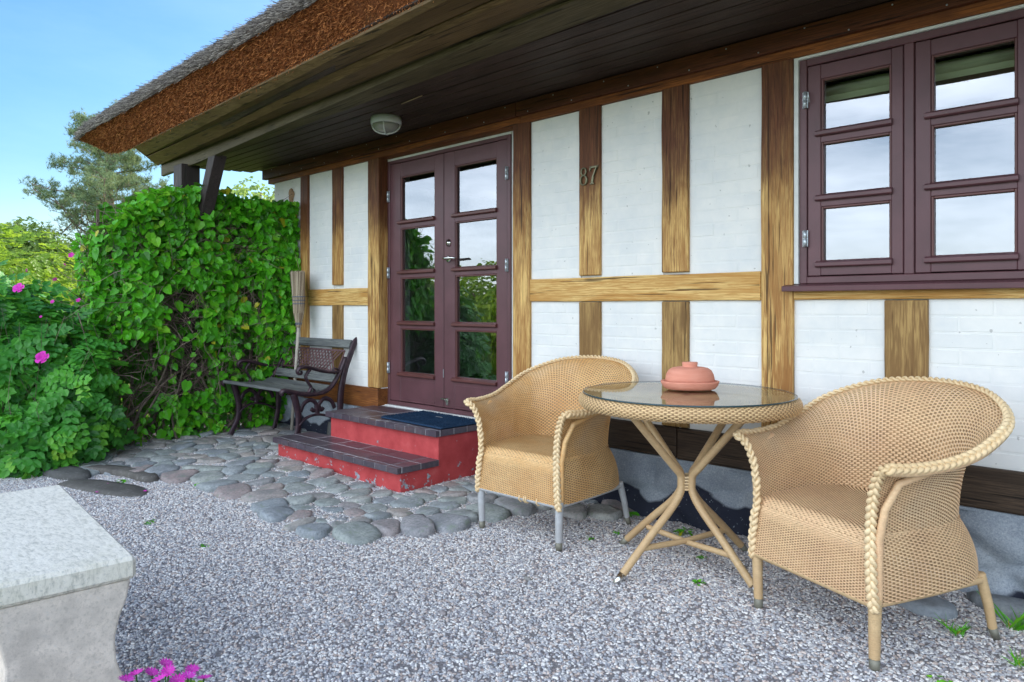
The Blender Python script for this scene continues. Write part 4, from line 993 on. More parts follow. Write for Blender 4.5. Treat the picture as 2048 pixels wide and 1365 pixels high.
for (a, b) in ((0, 3), (1, 2)):
    pa, pb = feet[a], feet[b]; k = .64
    mb = MB(); z0 = .118
    wrapped(mb, [(pa[0]*k, pa[1]*k, z0), (0, 0, .106 if a else .112), (pb[0]*k, pb[1]*k, z0)], .0125, .0125, .0085); obj('stretcher', mb, M['wick_leg'], T)
mb = MB()
for k in range(5): mb.tube([(.045*math.cos(a), .045*math.sin(a), .340+k*.013) for a in [2*math.pi*i/24 for i in range(25)]], .0050, 6, caps=False)
for a in (20, 110): 
    for o_ in (-.009, 0, .009):
        ca_, sa_ = math.cos(R(a)), math.sin(R(a)); mb.tube([(ca_*.018-sa_*o_+0, sa_*.018+ca_*o_, .332), (ca_*.040-sa_*o_, sa_*.040+ca_*o_, .35), (ca_*.040-sa_*o_, sa_*.040+ca_*o_, .385), (ca_*.018-sa_*o_, sa_*.018+ca_*o_, .402)], .0045, 6)
mb.v = [(p[0]*.62, p[1]*.62, p[2]) for p in mb.v]
obj('waist_binding', mb, M['braid'], T)
C_ = thing('clay_baker', 'lidded oval terracotta baking dish on the glass table top', 'baking dish', (-1.585, -.50, .7665), R(43)); OFF[C_.name] = Vector((0, 0, 0))
mb = MB(); mb.lathe([(.10, 0), (.112, .004), (.121, .016), (.128, .030), (.1285, .036), (.124, .037), (.116, .030), (.10, .028)], 48, (0, 0, 0), 1, .82); obj('dish', mb, M['terra'], C_)
mb = MB(); mb.lathe([(.108, .030), (.108, .046), (.104, .066), (.094, .084), (.078, .094), (.060, .0975), (.034, .099), (.033, .104), (.035, .117), (.033, .1195), (.004, .1205)], 48, (0, 0, 0), 1, .82); obj('lid', mb, M['terra'], C_)

# ------------------------------------------------------------------ cast iron bench
B = thing('garden_bench', 'weathered wooden slat bench with scrolled cast iron ends against the ivy', 'bench', (-5.36, -.35, .03)); OFF[B.name] = Vector((-5.36, -.35, .03))
def bench_end(x):
    P = lambda y, z: (x, y, z+.03)
    mb = MB()
    def strap(ctrl, r=.011, flat=1.9, n=26):
        c = crv([P(*q) for q in ctrl], n); rr = r if not hasattr(r, '__len__') else list(np.interp(np.linspace(0, 1, n), np.linspace(0, 1, len(r)), r))
        mb.tube([tuple(p) for p in c], rr, 8, flat=flat, up=(0, 0, 1))
    back = [(-.30, .0), (-.27, .10), (-.25, .22), (-.245, .36), (-.235, .46), (-.20, .60), (-.15, .72), (-.105, .82), (-.07, .845)]
    back = [(y+.10, z) for y, z in back]
    strap(back, [.012, .012, .014, .016, .016, .015, .014, .014, .010])
    strap([(-.645, .44), (-.66, .455), (-.64, .475), (-.58, .462), (-.48, .435), (-.36, .425), (-.26, .45), (-.19, .52), (-.135, .62), (-.10, .70)], [.010, .014, .017, .018, .018, .017, .016, .014, .012, .010])
    strap([(-.56, .445), (-.535, .36), (-.515, .26), (-.525, .15), (-.575, .05), (-.60, .0)], [.016, .015, .014, .013, .013, .014])
    strap([(-.515, .20), (-.46, .245), (-.38, .265), (-.28, .25), (-.18, .20)], .010)
    strap([(-.50, .30), (-.47, .36), (-.41, .385), (-.36, .34), (-.38, .30), (-.41, .315)], .009)
    strap([(-.20, .30), (-.23, .36), (-.29, .385), (-.34, .34), (-.32, .30), (-.30, .315)], .009)
    strap([(-.36, .34), (-.355, .29), (-.36, .26)], .012)
    # arm with scroll
    strap([(-.14, .60), (-.18, .585), (-.26, .590), (-.36, .615), (-.44, .640), (-.50, .640), (-.525, .615), (-.515, .59), (-.49, .595), (-.495, .615)], [.011, .012, .013, .014, .015, .015, .012, .010, .008, .007], n=34)
    strap([(-.42, .62), (-.455, .57), (-.435, .52), (-.41, .48), (-.43, .445), (-.40, .43), (-.375, .45), (-.39, .47)], [.011, .010, .010, .010, .009, .008, .007, .006], n=30)
    strap([(-.16, .60), (-.20, .615), (-.215, .59), (-.20, .57)], .007, n=14)
    for k in range(11):   # beads cast into the seat curve
        t_ = k/10; y = -.60+t_*.36; z = .455-.022*math.sin(t_*math.pi)+.0
        mb.lathe([(.002, -.006), (.008, 0), (.002, .006)], 8, (x+.018, y, z+.03)); mb.lathe([(.002, -.006), (.008, 0), (.002, .006)], 8, (x-.018, y, z+.03))
    return obj('cast_end', mb, M['iron'], B)
bench_end(-5.86); bench_end(-4.885)
for y, z, a in [(-.615, .470, 8), (-.50, .450, 3), (-.38, .445, -2), (-.27, .458, -20)]:
    mb = MB(); mb.box(-5.85, -4.895, -.048, .048, -.012, .012, .004); mb.rot(Matrix.Translation((0, y, z+.03)) @ Matrix.Rotation(R(-a), 4, 'X')); obj('seat_slat', mb, M['grey_slat'], B)
for y, z in [(-.172, .530), (-.040, .800)]:
    mb = MB(); mb.box(-5.85, -4.895, -.012, .012, -.035, .035, .004); mb.rot(Matrix.Translation((0, y+.0, z+.03)) @ Matrix.Rotation(R(-24), 4, 'X')); obj('back_slat', mb, M['grey_slat'], B)
mb = MB(); ww, hh = .86, .175
def bar(p, q): mb.tube([(p[0], 0, p[1]), (q[0], 0, q[1])], .0085, 6, flat=.5)
for s in (-1, 1):
    k = -1.2
    while k < 1.2:
        x0, z0, x1, z1 = k, -hh/2, k+s*hh*.9, hh/2
        if -ww/2 <= min(x0, x1) and max(x0, x1) <= ww/2: bar((x0, z0), (x1, z1))
        k += .048
for z in (-hh/2, hh/2): bar((-ww/2, z), (ww/2, z))
for x in (-ww/2, ww/2): bar((x, -hh/2), (x, hh/2))
mb.rot(Matrix.Translation((-5.37, -.102, .665+.03)) @ Matrix.Rotation(R(-24), 4, 'X')); obj('lattice_panel', mb, M['lattice'], B)

# ------------------------------------------------------------------ broom standing on its handle
Br = thing('straw_broom', 'straw broom standing bristles up in the corner behind the bench', 'broom', (-5.60, -.17, .03)); OFF[Br.name] = Vector((0, 0, 0))
mb = MB(); mb.tube([(0, 0, 0), (.09, .02, .98)], .0135, 10); obj('handle', mb, M['broom_wood'], Br)
n = 1500; a = nr.uniform(0, 6.283, n); r = np.sqrt(nr.random(n)); P = np.column_stack([.09+.02*r*np.cos(a), .02+.014*r*np.sin(a), np.full(n, .90)])
# curved heads: three segments so that the head swells and closes
def bundle(z0, z1, w0, w1, d0, d1, nm, x0, x1):
    A = np.column_stack([x0+w0*r*np.cos(a), .02+d0*r*np.sin(a), np.full(n, z0)]); Bq = np.column_stack([x1+w1*r*np.cos(a)+nr.normal(0, .004, n), .02+d1*r*np.sin(a), z1+nr.normal(0, .006, n)])
    sticks(nm, A, Bq-A, np.linalg.norm(Bq-A, axis=1), nr.uniform(.0016, .0030, n), M['broom'], Br, 'stuff')
bundle(.93, 1.06, .020, .064, .018, .034, 'bristles', .088, .088); bundle(1.05, 1.20, .064, .080, .034, .038, 'bristles', .088, .082); bundle(1.19, 1.40, .080, .110, .038, .030, 'bristles', .082, .066)
mb = MB()
for z, w, d in ((.955, .032, .025), (.965, .036, .027), (1.13, .074, .040), (1.16, .078, .041), (1.19, .082, .042)): mb.tube([(.086+w*math.cos(q), .02+d*math.sin(q), z) for q in [2*math.pi*i/20 for i in range(21)]], .003, 6, caps=False)
obj('binding', mb, M['broom_thread'], Br)

# ------------------------------------------------------------------ granite bench in the foreground
G = thing('granite_bench', 'pale granite garden bench with curved pedestal legs in the foreground', 'stone bench', (-2.62, -2.76, 0)); OFF[G.name] = Vector((0, 0, 0))
Gr = R(-5)
def gpt(mb): mb.rot(Matrix.Rotation(Gr, 4, 'Z'))
mb = MB(); mb.box(-.53, .53, -.172, .172, .388, .450, .010); gpt(mb); o = obj('bench_slab', mb, M['granite_top'], G); 
def ped(x0, x1):
    prof = []
    zs = np.linspace(.386, -.02, 26)
    def wd(z):
        return np.interp(z, [-.02, .03, .10, .17, .235, .29, .33, .386], [.178, .176, .154, .126, .122, .134, .150, .160])
    poly = [(-float(wd(z)), float(z)) for z in zs]+[(float(wd(z)), float(z)) for z in zs[::-1]]
    mb = MB(); mb.prism(poly, 'x', x0, x1); gpt(mb); return obj('pedestal', mb, M['granite'], G, bevel=.006)
ped(.415, .518); ped(-.495, -.40)

# ------------------------------------------------------------------ foliage helpers
OV_V = np.array([(0, 0, 0), (0, .48, -.05), (0, 1, .03), (-.30, .16, .05), (-.36, .55, .06), (.30, .16, .05), (.36, .55, .06)]); OV_F = np.array([(0, 1, 4, 3), (1, 2, 4, 4), (0, 5, 6, 1), (1, 6, 2, 2)])
OV_F = np.array([(0, 1, 4, 3), (1, 2, 4, 1), (0, 5, 6, 1), (1, 6, 2, 1)])
def tri_leaf(V, quads):
    F = []
    for q in quads:
        q = [int(x) for x in q]
        if len(set(q)) == 4: F += [(q[0], q[1], q[2]), (q[0], q[2], q[3])]
        else:
            u = list(dict.fromkeys(q)); F.append(tuple(u))
    return V, np.array(F)
OV = tri_leaf(OV_V, OV_F)
def heart():
    V = np.array([(0, 0, 0), (0, .45, -.06), (0, 1, .0), (-.22, -.10, .03), (-.44, .20, .07), (-.30, .65, .05), (.22, -.10, .03), (.44, .20, .07), (.30, .65, .05)])
    return V, np.array([(0, 1, 4), (0, 4, 3), (1, 5, 4), (1, 2, 5), (0, 7, 1), (0, 6, 7), (1, 7, 8), (1, 8, 2)])
HT = heart()
def compound():
    Vs, Fs = [], []; b = 0
    for (y, s) in ((.20, -1), (.22, 1), (.50, -1), (.53, 1), (.80, -1), (.82, 1), (.88, 0)):
        an = s*R(62) if s else 0; c, q = math.cos(an), math.sin(an); v = OV[0]*np.array([.36, .36, .34])*(1.0 if s else 1.1)
        v = np.column_stack([v[:, 0]*c+v[:, 1]*q, -v[:, 0]*q*1+v[:, 1]*c, v[:, 2]-.06*abs(s)*v[:, 1]]); v[:, 1] += y; v[:, 2] -= .12*y*y
        Vs.append(v); Fs.append(OV[1]+b); b += len(v)
    Vs.append(np.array([(-.008, 0, 0), (.008, 0, 0), (.006, .85, -.09), (-.006, .85, -.09)])); Fs.append(np.array([(0, 1, 2), (0, 2, 3)])+b)
    return np.concatenate(Vs), np.concatenate(Fs)
CP = compound()
def tuft(nn=12, seed=1):
    q = np.random.default_rng(seed); Vs, Fs = [], []
    for i in range(nn):
        d = q.normal(0, 1, 3); d[2] = abs(d[2])*.6+.2; d /= np.linalg.norm(d); s = np.cross(d, q.normal(0, 1, 3)); s /= np.linalg.norm(s)
        Vs.append(np.array([-s*.055, s*.055, d])); Fs.append(np.array([(0, 1, 2)])+3*i)
    V = np.concatenate(Vs); return V[:, [0, 2, 1]], np.concatenate(Fs)
TF = tuft()
def cloud(name, P, Nn, size, tmpl, mat, parent=None, tip=None, jit=.45, var=None, kind='stuff'):
    """leaves at P facing Nn; tip = direction the leaf tips hang towards"""
    n = len(P); tv, tf = tmpl
    Nn = Nn+nr.normal(0, jit, (n, 3)); Nn /= np.linalg.norm(Nn, axis=1, keepdims=True)
    Tp = (np.array([[0, 0, -1.0]]) if tip is None else tip)+nr.normal(0, .55, (n, 3)); Tp = Tp-(Tp*Nn).sum(1, keepdims=True)*Nn; Tp /= np.linalg.norm(Tp, axis=1, keepdims=True)+1e-9
    Xa = np.cross(Tp, Nn); s = np.asarray(size)
    if s.ndim == 0: s = np.full(n, float(s))
    V = P[:, None, :]+(Xa[:, None, :]*tv[None, :, 0:1]+Tp[:, None, :]*tv[None, :, 1:2]+Nn[:, None, :]*tv[None, :, 2:3])*s[:, None, None]
    F = (np.arange(n)[:, None, None]*len(tv)+tf[None]).reshape(-1, 3)
    if var is None: var = np.clip(nr.normal(.45, .22, n), 0, 1)
    o = npmesh(name, V.reshape(-1, 3), F, mat, parent, attr=np.repeat(var, len(tf)))
    if parent is not None: o.location = -offset_of(parent)
    if kind: o['kind'] = kind
    return o
def leaf_parts(P, Nn, size, tmpl, mat, parent, n):
    """single leaves as their own parts, all sharing one mesh"""
    tv, tf = tmpl; me = bpy.data.meshes.new('leaf'); me.from_pydata([tuple(map(float, v)) for v in tv], [], [tuple(map(int, f)) for f in tf])
    at = me.attributes.new('var', 'FLOAT', 'FACE'); at.data.foreach_set('value', np.full(len(tf), .68, np.float32)); me.materials.append(mat)
    off = offset_of(parent)
    for i in range(min(n, len(P))):
        nn = Vector(Nn[i])+Vector(nr.normal(0, .3, 3)); nn.normalize(); tp = Vector((0, 0, -1))+Vector(nr.normal(0, .5, 3)); tp = (tp-nn*tp.dot(nn)).normalized(); xa = tp.cross(nn)
        o = bpy.data.objects.new('leaf', me); link(o, parent); s = float(size[i])
        m = Matrix((xa, tp, nn)).transposed().to_4x4(); o.matrix_local = Matrix.Translation(Vector(P[i])-off) @ m @ Matrix.Scale(s, 4)
def twigs(name, starts, dirs, lens, rad, mat, parent, segs=5, wob=.35, kind='stuff'):
    Ps, Ds, Ls, Rs, Vv = [], [], [], [], []
    for p, d, l, r in zip(starts, dirs, lens, rad):
        p = np.array(p, float); d = np.array(d, float); d /= np.linalg.norm(d); v = nr.random()
        for k in range(segs):
            Ps.append(p.copy()); Ds.append(d.copy()); Ls.append(l/segs*1.04); Rs.append(r*(1-.12*k)); Vv.append(v); p = p+d*l/segs; d = d+nr.normal(0, wob, 3)/math.sqrt(segs); d /= np.linalg.norm(d)
    return sticks(name, np.array(Ps), np.array(Ds), np.array(Ls), np.array(Rs), mat, parent, kind, np.array(Vv))

# ------------------------------------------------------------------ ivy screen
I = thing('ivy_screen', 'dense green climbing plant with heart leaves over a bare twig screen beside the bench', 'climbing plant', (-6.15, -.8, 0)); OFF[I.name] = Vector((-6.15, -.8, 0))
def ivy_top(y): return 2.09-(.50*max(0, (-1.0-y)/.6)**2)+.03*math.sin(y*6)
def ivy_front(y, z):
    return -5.93+.055*noise.noise(Vector((y*3.1, z*3.1, 2)))+.03*noise.noise(Vector((y*8, z*8, 5)))-.10*max(0, (.9-z)/.9)-.20*max(0, (-1.25-y)/.3)**2+.16*max(0, min(1, (y+.5)/.4))*(1 if z > 1.0 else z)
Pf, Nf = [], []
while len(Pf) < 5200:
    y, z = nr.uniform(-1.56, -.02), nr.uniform(.02, 2.14)
    if z > ivy_top(y)-.01: continue
    den = 1.0 if z > 1.05 else .24+.6*max(0, (z-.75)/.3)
    q = noise.noise(Vector((y*2.6, z*2.6, 9)))
    if z < 1.30 and q < .06 and y < -.3: den *= .12
    if q < -.30: den *= .35
    if y > -.30 and z > .5: den = max(den, .8)
    if z < .42 and y > -1.05: den = .55 if q > -.1 else .2
    if nr.random() > den: continue
    x = ivy_front(y, z)+nr.uniform(-.09, .045); Pf.append((x, y, z)); Nf.append((1, -.25-.5*max(0, (-1.2-y)/.4), .35))
for k in range(2300):   # top, left end, back
    w = nr.random()
    if w < .45: y = nr.uniform(-1.5, 0); Pf.append((nr.uniform(-6.5, -5.9), y, ivy_top(y)+nr.uniform(-.06, .03))); Nf.append((.1, 0, 1))
    elif w < .75: z = nr.uniform(.1, 1.72); Pf.append((nr.uniform(-6.45, -6.0), -1.53+.10*max(0, z-1.5)+.05*noise.noise(Vector((z*3, 0, 1)))-nr.uniform(0, .06), z)); Nf.append((.2, -1, .2))
    else: y = nr.uniform(-1.6, 0); z = nr.uniform(.1, 2.05); Pf.append((nr.uniform(-6.5, -6.40), y, min(z, ivy_top(y)))); Nf.append((-1, 0, .3))
Pf, Nf = np.array(Pf), np.array(Nf, float)
sz = np.clip(nr.lognormal(math.log(.056), .32, len(Pf)), .026, .098); va = np.clip(nr.normal(.46, .27, len(Pf)), 0, .93); va[nr.random(len(Pf)) < .012] = 1.0
leaf_parts(Pf[:260], Nf[:260], np.maximum(sz[:260], .06), HT, M['ivy'], I, 260)
cloud('foliage', Pf[260:], Nf[260:], sz[260:], HT, M['ivy'], I, var=va[260:], jit=.55)
nt = 2300; ys_ = nr.uniform(-1.6, -.03, nt); zs_ = nr.uniform(.0, 1.85, nt)**1.0; xs_ = np.array([ivy_front(y, z) for y, z in zip(ys_, zs_)])-nr.uniform(.0, .12, nt)
dz_ = np.column_stack([nr.normal(0, .18, nt), nr.normal(0, .8, nt), nr.normal(.25, .7, nt)])
twigs('twigs', np.column_stack([xs_, ys_, zs_]), dz_, nr.uniform(.12, .42, nt), nr.uniform(.0016, .0042, nt), M['twig'], I, 5, .5)
for k in range(16):
    y = nr.uniform(-1.5, -.1); p = np.array([-6.02+nr.uniform(-.1, .02), y, -.03]); pts_ = [p]; d = np.array([nr.normal(0, .1), nr.normal(0, .5), 1.0])
    for q in range(9): d = d+nr.normal(0, .22, 3)*np.array([.35, 1, .4]); d /= np.linalg.norm(d); p = p+d*.13; p[0] = min(max(p[0], -6.2), -5.99); pts_.append(p)
    mb = MB(); mb.tube([tuple(a) for a in pts_], list(np.linspace(nr.uniform(.010, .020), .004, 10)), 6); obj('stem', mb, M['bark'], I)
mb = MB()    # wire trellis with uprights behind the leaves
for y in np.arange(-1.5, 0, .25): mb.box(-6.22, -6.20, y-.01, y+.01, 0, 1.9)
for z in np.arange(.2, 2.0, .2): mb.box(-6.235, -6.225, -1.55, -.02, z-.006, z+.006)
obj('trellis', mb, M['bark'], I)
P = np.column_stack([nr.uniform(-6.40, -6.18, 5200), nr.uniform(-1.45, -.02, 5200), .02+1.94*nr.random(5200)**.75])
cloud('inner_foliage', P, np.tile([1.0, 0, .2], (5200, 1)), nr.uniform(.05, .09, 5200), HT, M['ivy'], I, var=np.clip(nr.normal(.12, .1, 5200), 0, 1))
# dry stems at the foot of the ivy
n = 420; P = np.column_stack([nr.uniform(-6.25, -5.95, n), nr.uniform(-1.75, -1.35, n), np.full(n, .0)])
o = twigs('dry_stems', P, np.column_stack([nr.normal(.1, .35, n), nr.normal(-.1, .35, n), np.ones(n)]), nr.uniform(.15, .55, n), nr.uniform(.0012, .003, n), M['dry'], None, 4, .4)
tag(o, 'dry brown stems and litter at the foot of the ivy end', 'dry stems')

# ------------------------------------------------------------------ rose shrubs
def blob_points(n, c, r, seed, top=None, noise_amp=.18, f=1.6, lower=.0):
    q = np.random.default_rng(seed); d = q.normal(0, 1, (n*2, 3)); d /= np.linalg.norm(d, axis=1, keepdims=True); d = d[d[:, 2] > -.75][:n]
    P = d*np.array(r)+np.array(c); k = 1+noise_amp*2*fbm(P, f, seed); sh = np.where(q.random(len(d)) < .62, q.uniform(.93, 1.03, len(d)), q.uniform(.55, .95, len(d)))
    P = np.array(c)+d*np.array(r)*(k*sh)[:, None]; P[:, 2] = np.maximum(P[:, 2], lower); return P, d
def flower(x, y, z, s, parent, nrm=(.6, -.6, .5)):
    mb = MB(); N_ = Vector(nrm).normalized(); M4 = N_.to_track_quat('Z', 'Y').to_matrix().to_4x4(); M4.translation = Vector((x, y, z))
    for ly, (k, s2, lift) in enumerate(((5, 1.0, .25), (5, .72, .55), (4, .4, .8))):
        for i in range(k):
            a = 2*math.pi*i/k+ly*.5+rng.uniform(-.15, .15); c, q = math.cos(a), math.sin(a); r = s*.5*s2
            loc = [(0, 0, 0), (-.30*r, .45*r, lift*r*.35), (-.42*r, .85*r, lift*r*.7), (0, 1.0*r, lift*r*.72), (.42*r, .85*r, lift*r*.7), (.30*r, .45*r, lift*r*.35)]
            mb.add([(p[0]*c-p[1]*q, p[0]*q+p[1]*c, p[2]) for p in loc], [(0, 5, 4, 3), (0, 3, 2, 1)], True)
    mb.rot(M4); f = obj('flower', mb, M['petal'], parent)
    return f
Ro = thing('rose_shrub', 'dark green rugosa rose shrub with large pink blooms at the left edge', 'rose shrub', (-6.0, -2.4, 0)); OFF[Ro.name] = Vector((-6.0, -2.4, 0))
Pa, Da = blob_points(1900, (-6.75, -2.10, .55), (.85, .52, .80), 3, noise_amp=.16, lower=.05)
tipd = Da*np.array([1, 1, .2])+np.array([0, 0, -.25])
leaf_parts(Pa[:90], Da[:90]+np.array([.2, -.2, .5]), np.full(90, .19), CP, M['rose_leaf'], Ro, 90)
cloud('foliage', Pa[90:], Da[90:]+np.array([.2, -.2, .45]), nr.uniform(.14, .22, len(Pa)-90), CP, M['rose_leaf'], Ro, tip=tipd[90:], jit=.35)
Pw, Dw = blob_points(420, (-5.92, -2.02, .18), (.44, .30, .26), 17, noise_amp=.15, lower=.05)
cloud('foliage', Pw, Dw+np.array([.2, -.2, .45]), nr.uniform(.13, .20, len(Pw)), CP, M['rose_leaf'], Ro, tip=Dw*np.array([1, 1, .2])+np.array([0, 0, -.25]), jit=.35)
Pq, Dq = blob_points(520, (-6.02, -1.74, .42), (.50, .30, .60), 13, noise_amp=.2, lower=.05)
cloud('foliage', Pq, Dq+np.array([.2, -.2, .45]), nr.uniform(.13, .19, len(Pq)), CP, M['rose_leaf'], Ro, tip=Dq*np.array([1, 1, .2])+np.array([0, 0, -.25]), jit=.35)
n = 220; st = np.column_stack([nr.uniform(-6.9, -5.9, n), nr.uniform(-2.3, -1.65, n), np.full(n, 0.0)])
twigs('stems', st, np.column_stack([nr.normal(0, .3, n), nr.normal(0, .3, n), np.ones(n)]), nr.uniform(.7, 1.15, n), nr.uniform(.003, .006, n), M['twig'], Ro, 6, .25)
RB = thing('rose_bush', 'sunlit yellow-green rose bush with small pink blooms beyond the dark shrub', 'rose bush', (-9.6, -1.9, 0)); OFF[RB.name] = Vector((-9.6, -1.9, 0))
for k, (c, r) in enumerate([((-9.4, -1.6, .95), (1.3, 1.3, .95)), ((-9.4, -3.4, .9), (1.4, 1.2, .85)), ((-11.5, -2.5, .95), (1.5, 1.6, .9))]):
    Pa, Da = blob_points(2600, c, r, 20+k, noise_amp=.14, lower=.05)
    cloud('foliage', Pa, Da+np.array([0, 0, .8]), nr.uniform(.10, .16, len(Pa)), OV if k == 2 else CP, M['bush_leaf'], RB, tip=Da*np.array([1, 1, .2]), jit=.4)
Cam = Vector((0, -3.35, 1.13))
def at(px, py, dep):
    u = (px-1024)/1420; return Cam+dep*Vector((-.684+.7296*u, .7296+.684*u, (615-py)/1420))
for px, py, dep, s in [(85, 716, 4.55, .092), (38, 577, 4.95, .082), (157, 601, 5.2, .036), (105, 604, 5.2, .032), (82, 634, 5.1, .022)]:
    p = at(px, py, dep); flower(p.x, p.y, p.z, s, Ro)
for px, py, s in [(143, 511, .07), (127, 532, .06), (70, 550, .055), (55, 541, .05), (110, 560, .055), (30, 545, .04)]:
    p = at(px, py, 7.6); flower(p.x, p.y, p.z, s, RB)

# ------------------------------------------------------------------ trees
def limb(mb, p, d, l, r, segs=6, wob=.12, n=6, droop=0.0):
    p = Vector(p); d = Vector(d).normalized(); pts_ = [p.copy()]
    for k in range(segs): d = (d+Vector(nr.normal(0, wob, 3))+Vector((0, 0, -droop))).normalized(); p = p+d*l/segs; pts_.append(p.copy())
    mb.tube([tuple(q) for q in pts_], list(np.linspace(r, r*.3, segs+1)), n); return pts_
def pine(base, h, label):
    t = thing('pine_tree', label, 'tree', base); OFF[t.name] = Vector(base); b = Vector(base)
    mb = MB(); tr = [b+Vector((.25*math.sin(k*.5), .1*k*0, h*k/12)) for k in range(13)]
    mb.tube([tuple(p) for p in tr], list(np.linspace(.30, .05, 13)), 10); tk = obj('trunk', mb, M['pine_bark'], t)
    br = MB(); P, Nn = [], []
    for k in range(64):
        f = .40+.60*k/64; z = h*f; w = (1-f)**.55*3.5*(.75+.5*nr.random())+.3; an = k*2.4+nr.uniform(-.5, .5); d = Vector((math.cos(an), math.sin(an), .22))
        i = min(11, int(f*12)); p0 = tr[i]+(tr[i+1]-tr[i])*(f*12-i)
        pp = limb(br, p0, d, w, .055*(1.25-f), 6, .16, 5, -.02)
        for q in range(2, 7):
            for s in range(2+int(w*.8)):
                sd_ = Vector(nr.normal(0, 1, 3)); sd_.z = abs(sd_.z)*.6; sl = nr.uniform(.15, .30)*w*.45; e = pp[q]+sd_.normalized()*sl; br.tube([tuple(pp[q]), tuple(e)], [.012, .005], 3, caps=False)
                m = 11
                for r_ in range(m): P.append(e+Vector(nr.normal(0, .085, 3))); Nn.append((0, 0, 1))
    obj('branches', br, M['pine_bark'], t)
    P = np.array(P); N2 = np.array(Nn, float); va_ = np.clip(nr.normal(.42, .2, len(P))+.25*(nr.random(len(P)) < .12), 0, 1)
    cloud('crown', P, N2, nr.uniform(.09, .16, len(P)), TF, M['needles'], t, tip=np.array([[0, 0, 1.0]]), jit=.8, var=va_)
    return t
def broadleaf(name, base, h, r, label, mat, n, size, seed, trunk=.12, cat='tree', amp=.25):
    t = thing(name, label, cat, base); OFF[t.name] = Vector(base); b = Vector(base); mb = MB()
    limb(mb, b, (0, 0, 1), h*.9, trunk, 8, .06, 8); 
    for k in range(9): a = k*2.4; limb(mb, b+Vector((0, 0, h*(.3+.05*k))), (math.cos(a), math.sin(a), .8), r*1.0, trunk*.35, 5, .15, 5)
    obj('trunk', mb, M['bark'], t); q = np.random.default_rng(seed); Ps, Ds = [], []
    lobes = [(Vector((b.x+q.uniform(-.6, .6)*r, b.y+q.uniform(-.6, .6)*r, b.z+h*q.uniform(.42, .86))), r*q.uniform(.35, .6)) for _ in range(13)]+[(b+Vector((0, 0, h*.82)), r*.45)]
    for k, (c, rr) in enumerate(lobes):
        p, d = blob_points(n//14, tuple(c), (rr, rr, rr*.8), seed*7+k, noise_amp=amp, f=1.0); Ps.append(p); Ds.append(d)
    P, D = np.concatenate(Ps), np.concatenate(Ds)
    cloud('crown', P, D+np.array([0, 0, .4]), nr.uniform(size*.7, size*1.3, len(P)), OV, mat, t, jit=.6); return t
p = at(222, 615, 25); pine((p.x, p.y, -.06), 7.9, 'tall open pine tree with bare trunk against the sky at left')
p = at(20, 615, 24); broadleaf('birch_tree', (p.x, p.y, -.06), 3.9, 2.3, 'pale yellow-green rounded tree at the far left edge', M['birch_leaf'], 9000, .13, 4)
p = at(140, 615, 32); broadleaf('dark_bush', (p.x, p.y, -.06), 4.0, 2.6, 'dark evergreen mass low beneath the pine', M['needles'], 6000, .16, 5)
p = at(500, 615, 19); broadleaf('garden_tree', (p.x, p.y, -.06), 4.75, 1.7, 'small leafy green tree rising behind the ivy screen', M['birch_leaf'], 6500, .10, 6)
p = at(330, 615, 34); broadleaf('far_tree', (p.x, p.y, -.06), 5.2, 3.2, 'greyish green tree far behind the pine at the hedge top', M['needles'], 5000, .2, 8)
# shrubs and rough grass on the far side of the yard (they show in the door panes)
for k, (x, y, r, h) in enumerate([(-9.2, -7.6, 1.5, 1.9), (-11.6, -8.2, 1.7, 2.1), (-14.2, -8.6, 1.8, 2.1), (-7.2, -8.6, 1.4, 1.6), (-16.8, -9.0, 1.9, 2.3)]):
    t = thing('garden_shrub', ['bushy sunlit shrub mirrored in the right door leaf', 'taller sunlit shrub mirrored beside the first in the door glass', 'loose sunlit shrub further left in the door reflection', 'low round shrub opposite the window across the yard', 'broad shrub at the far end of the row across the yard'][k], 'shrub', (x, y, 0)); OFF[t.name] = Vector((x, y, 0))
    P, Dn = blob_points(4200, (x, y, h*.45), (r, r, h*.55), 60+k, noise_amp=.22, lower=.05)
    cloud('foliage', P, Dn+np.array([0, 0, .4]), nr.uniform(.08, .15, len(P)), OV, M['bush_leaf'], t, jit=.6)
    n = 60; twigs('stems', np.column_stack([nr.normal(x, r*.3, n), nr.normal(y, r*.3, n), np.zeros(n)]), np.column_stack([nr.normal(0, .3, n), nr.normal(0, .3, n), np.ones(n)]), nr.uniform(.6, 1.5, n), nr.uniform(.006, .012, n), M['twig'], t, 5, .25)
def blades(P, h, w, mat, name, lean=.35):
    n = len(P); a = nr.uniform(0, 6.283, n); s = np.column_stack([np.cos(a), np.sin(a), np.zeros(n)])*np.asarray(w)[:, None]; ln = nr.normal(0, lean, (n, 2))*np.asarray(h)[:, None]; H_ = np.column_stack([ln, h])
    V = np.stack([P-s, P+s, P+H_*.55+s*.6-np.column_stack([ln*.15, np.zeros(n)]), P+H_], 1); F = (np.arange(n)[:, None, None]*4+np.array([(0, 1, 2), (0, 2, 3)])[None]).reshape(-1, 3)
    return npmesh(name, V.reshape(-1, 3), F, mat, None, attr=np.repeat(np.clip(nr.normal(.6, .25, n), 0, 1), 2))
n = 26000; P = np.column_stack([nr.uniform(-14, -3, n), nr.uniform(-8.5, -5.0, n), np.full(n, -.06)])
tag(blades(P, nr.uniform(.10, .32, n), nr.uniform(.004, .009, n), M['bush_leaf'], 'rough_grass'), 'long sunlit grass across the yard, mirrored in the lowest door panes', 'grass', kind='stuff')

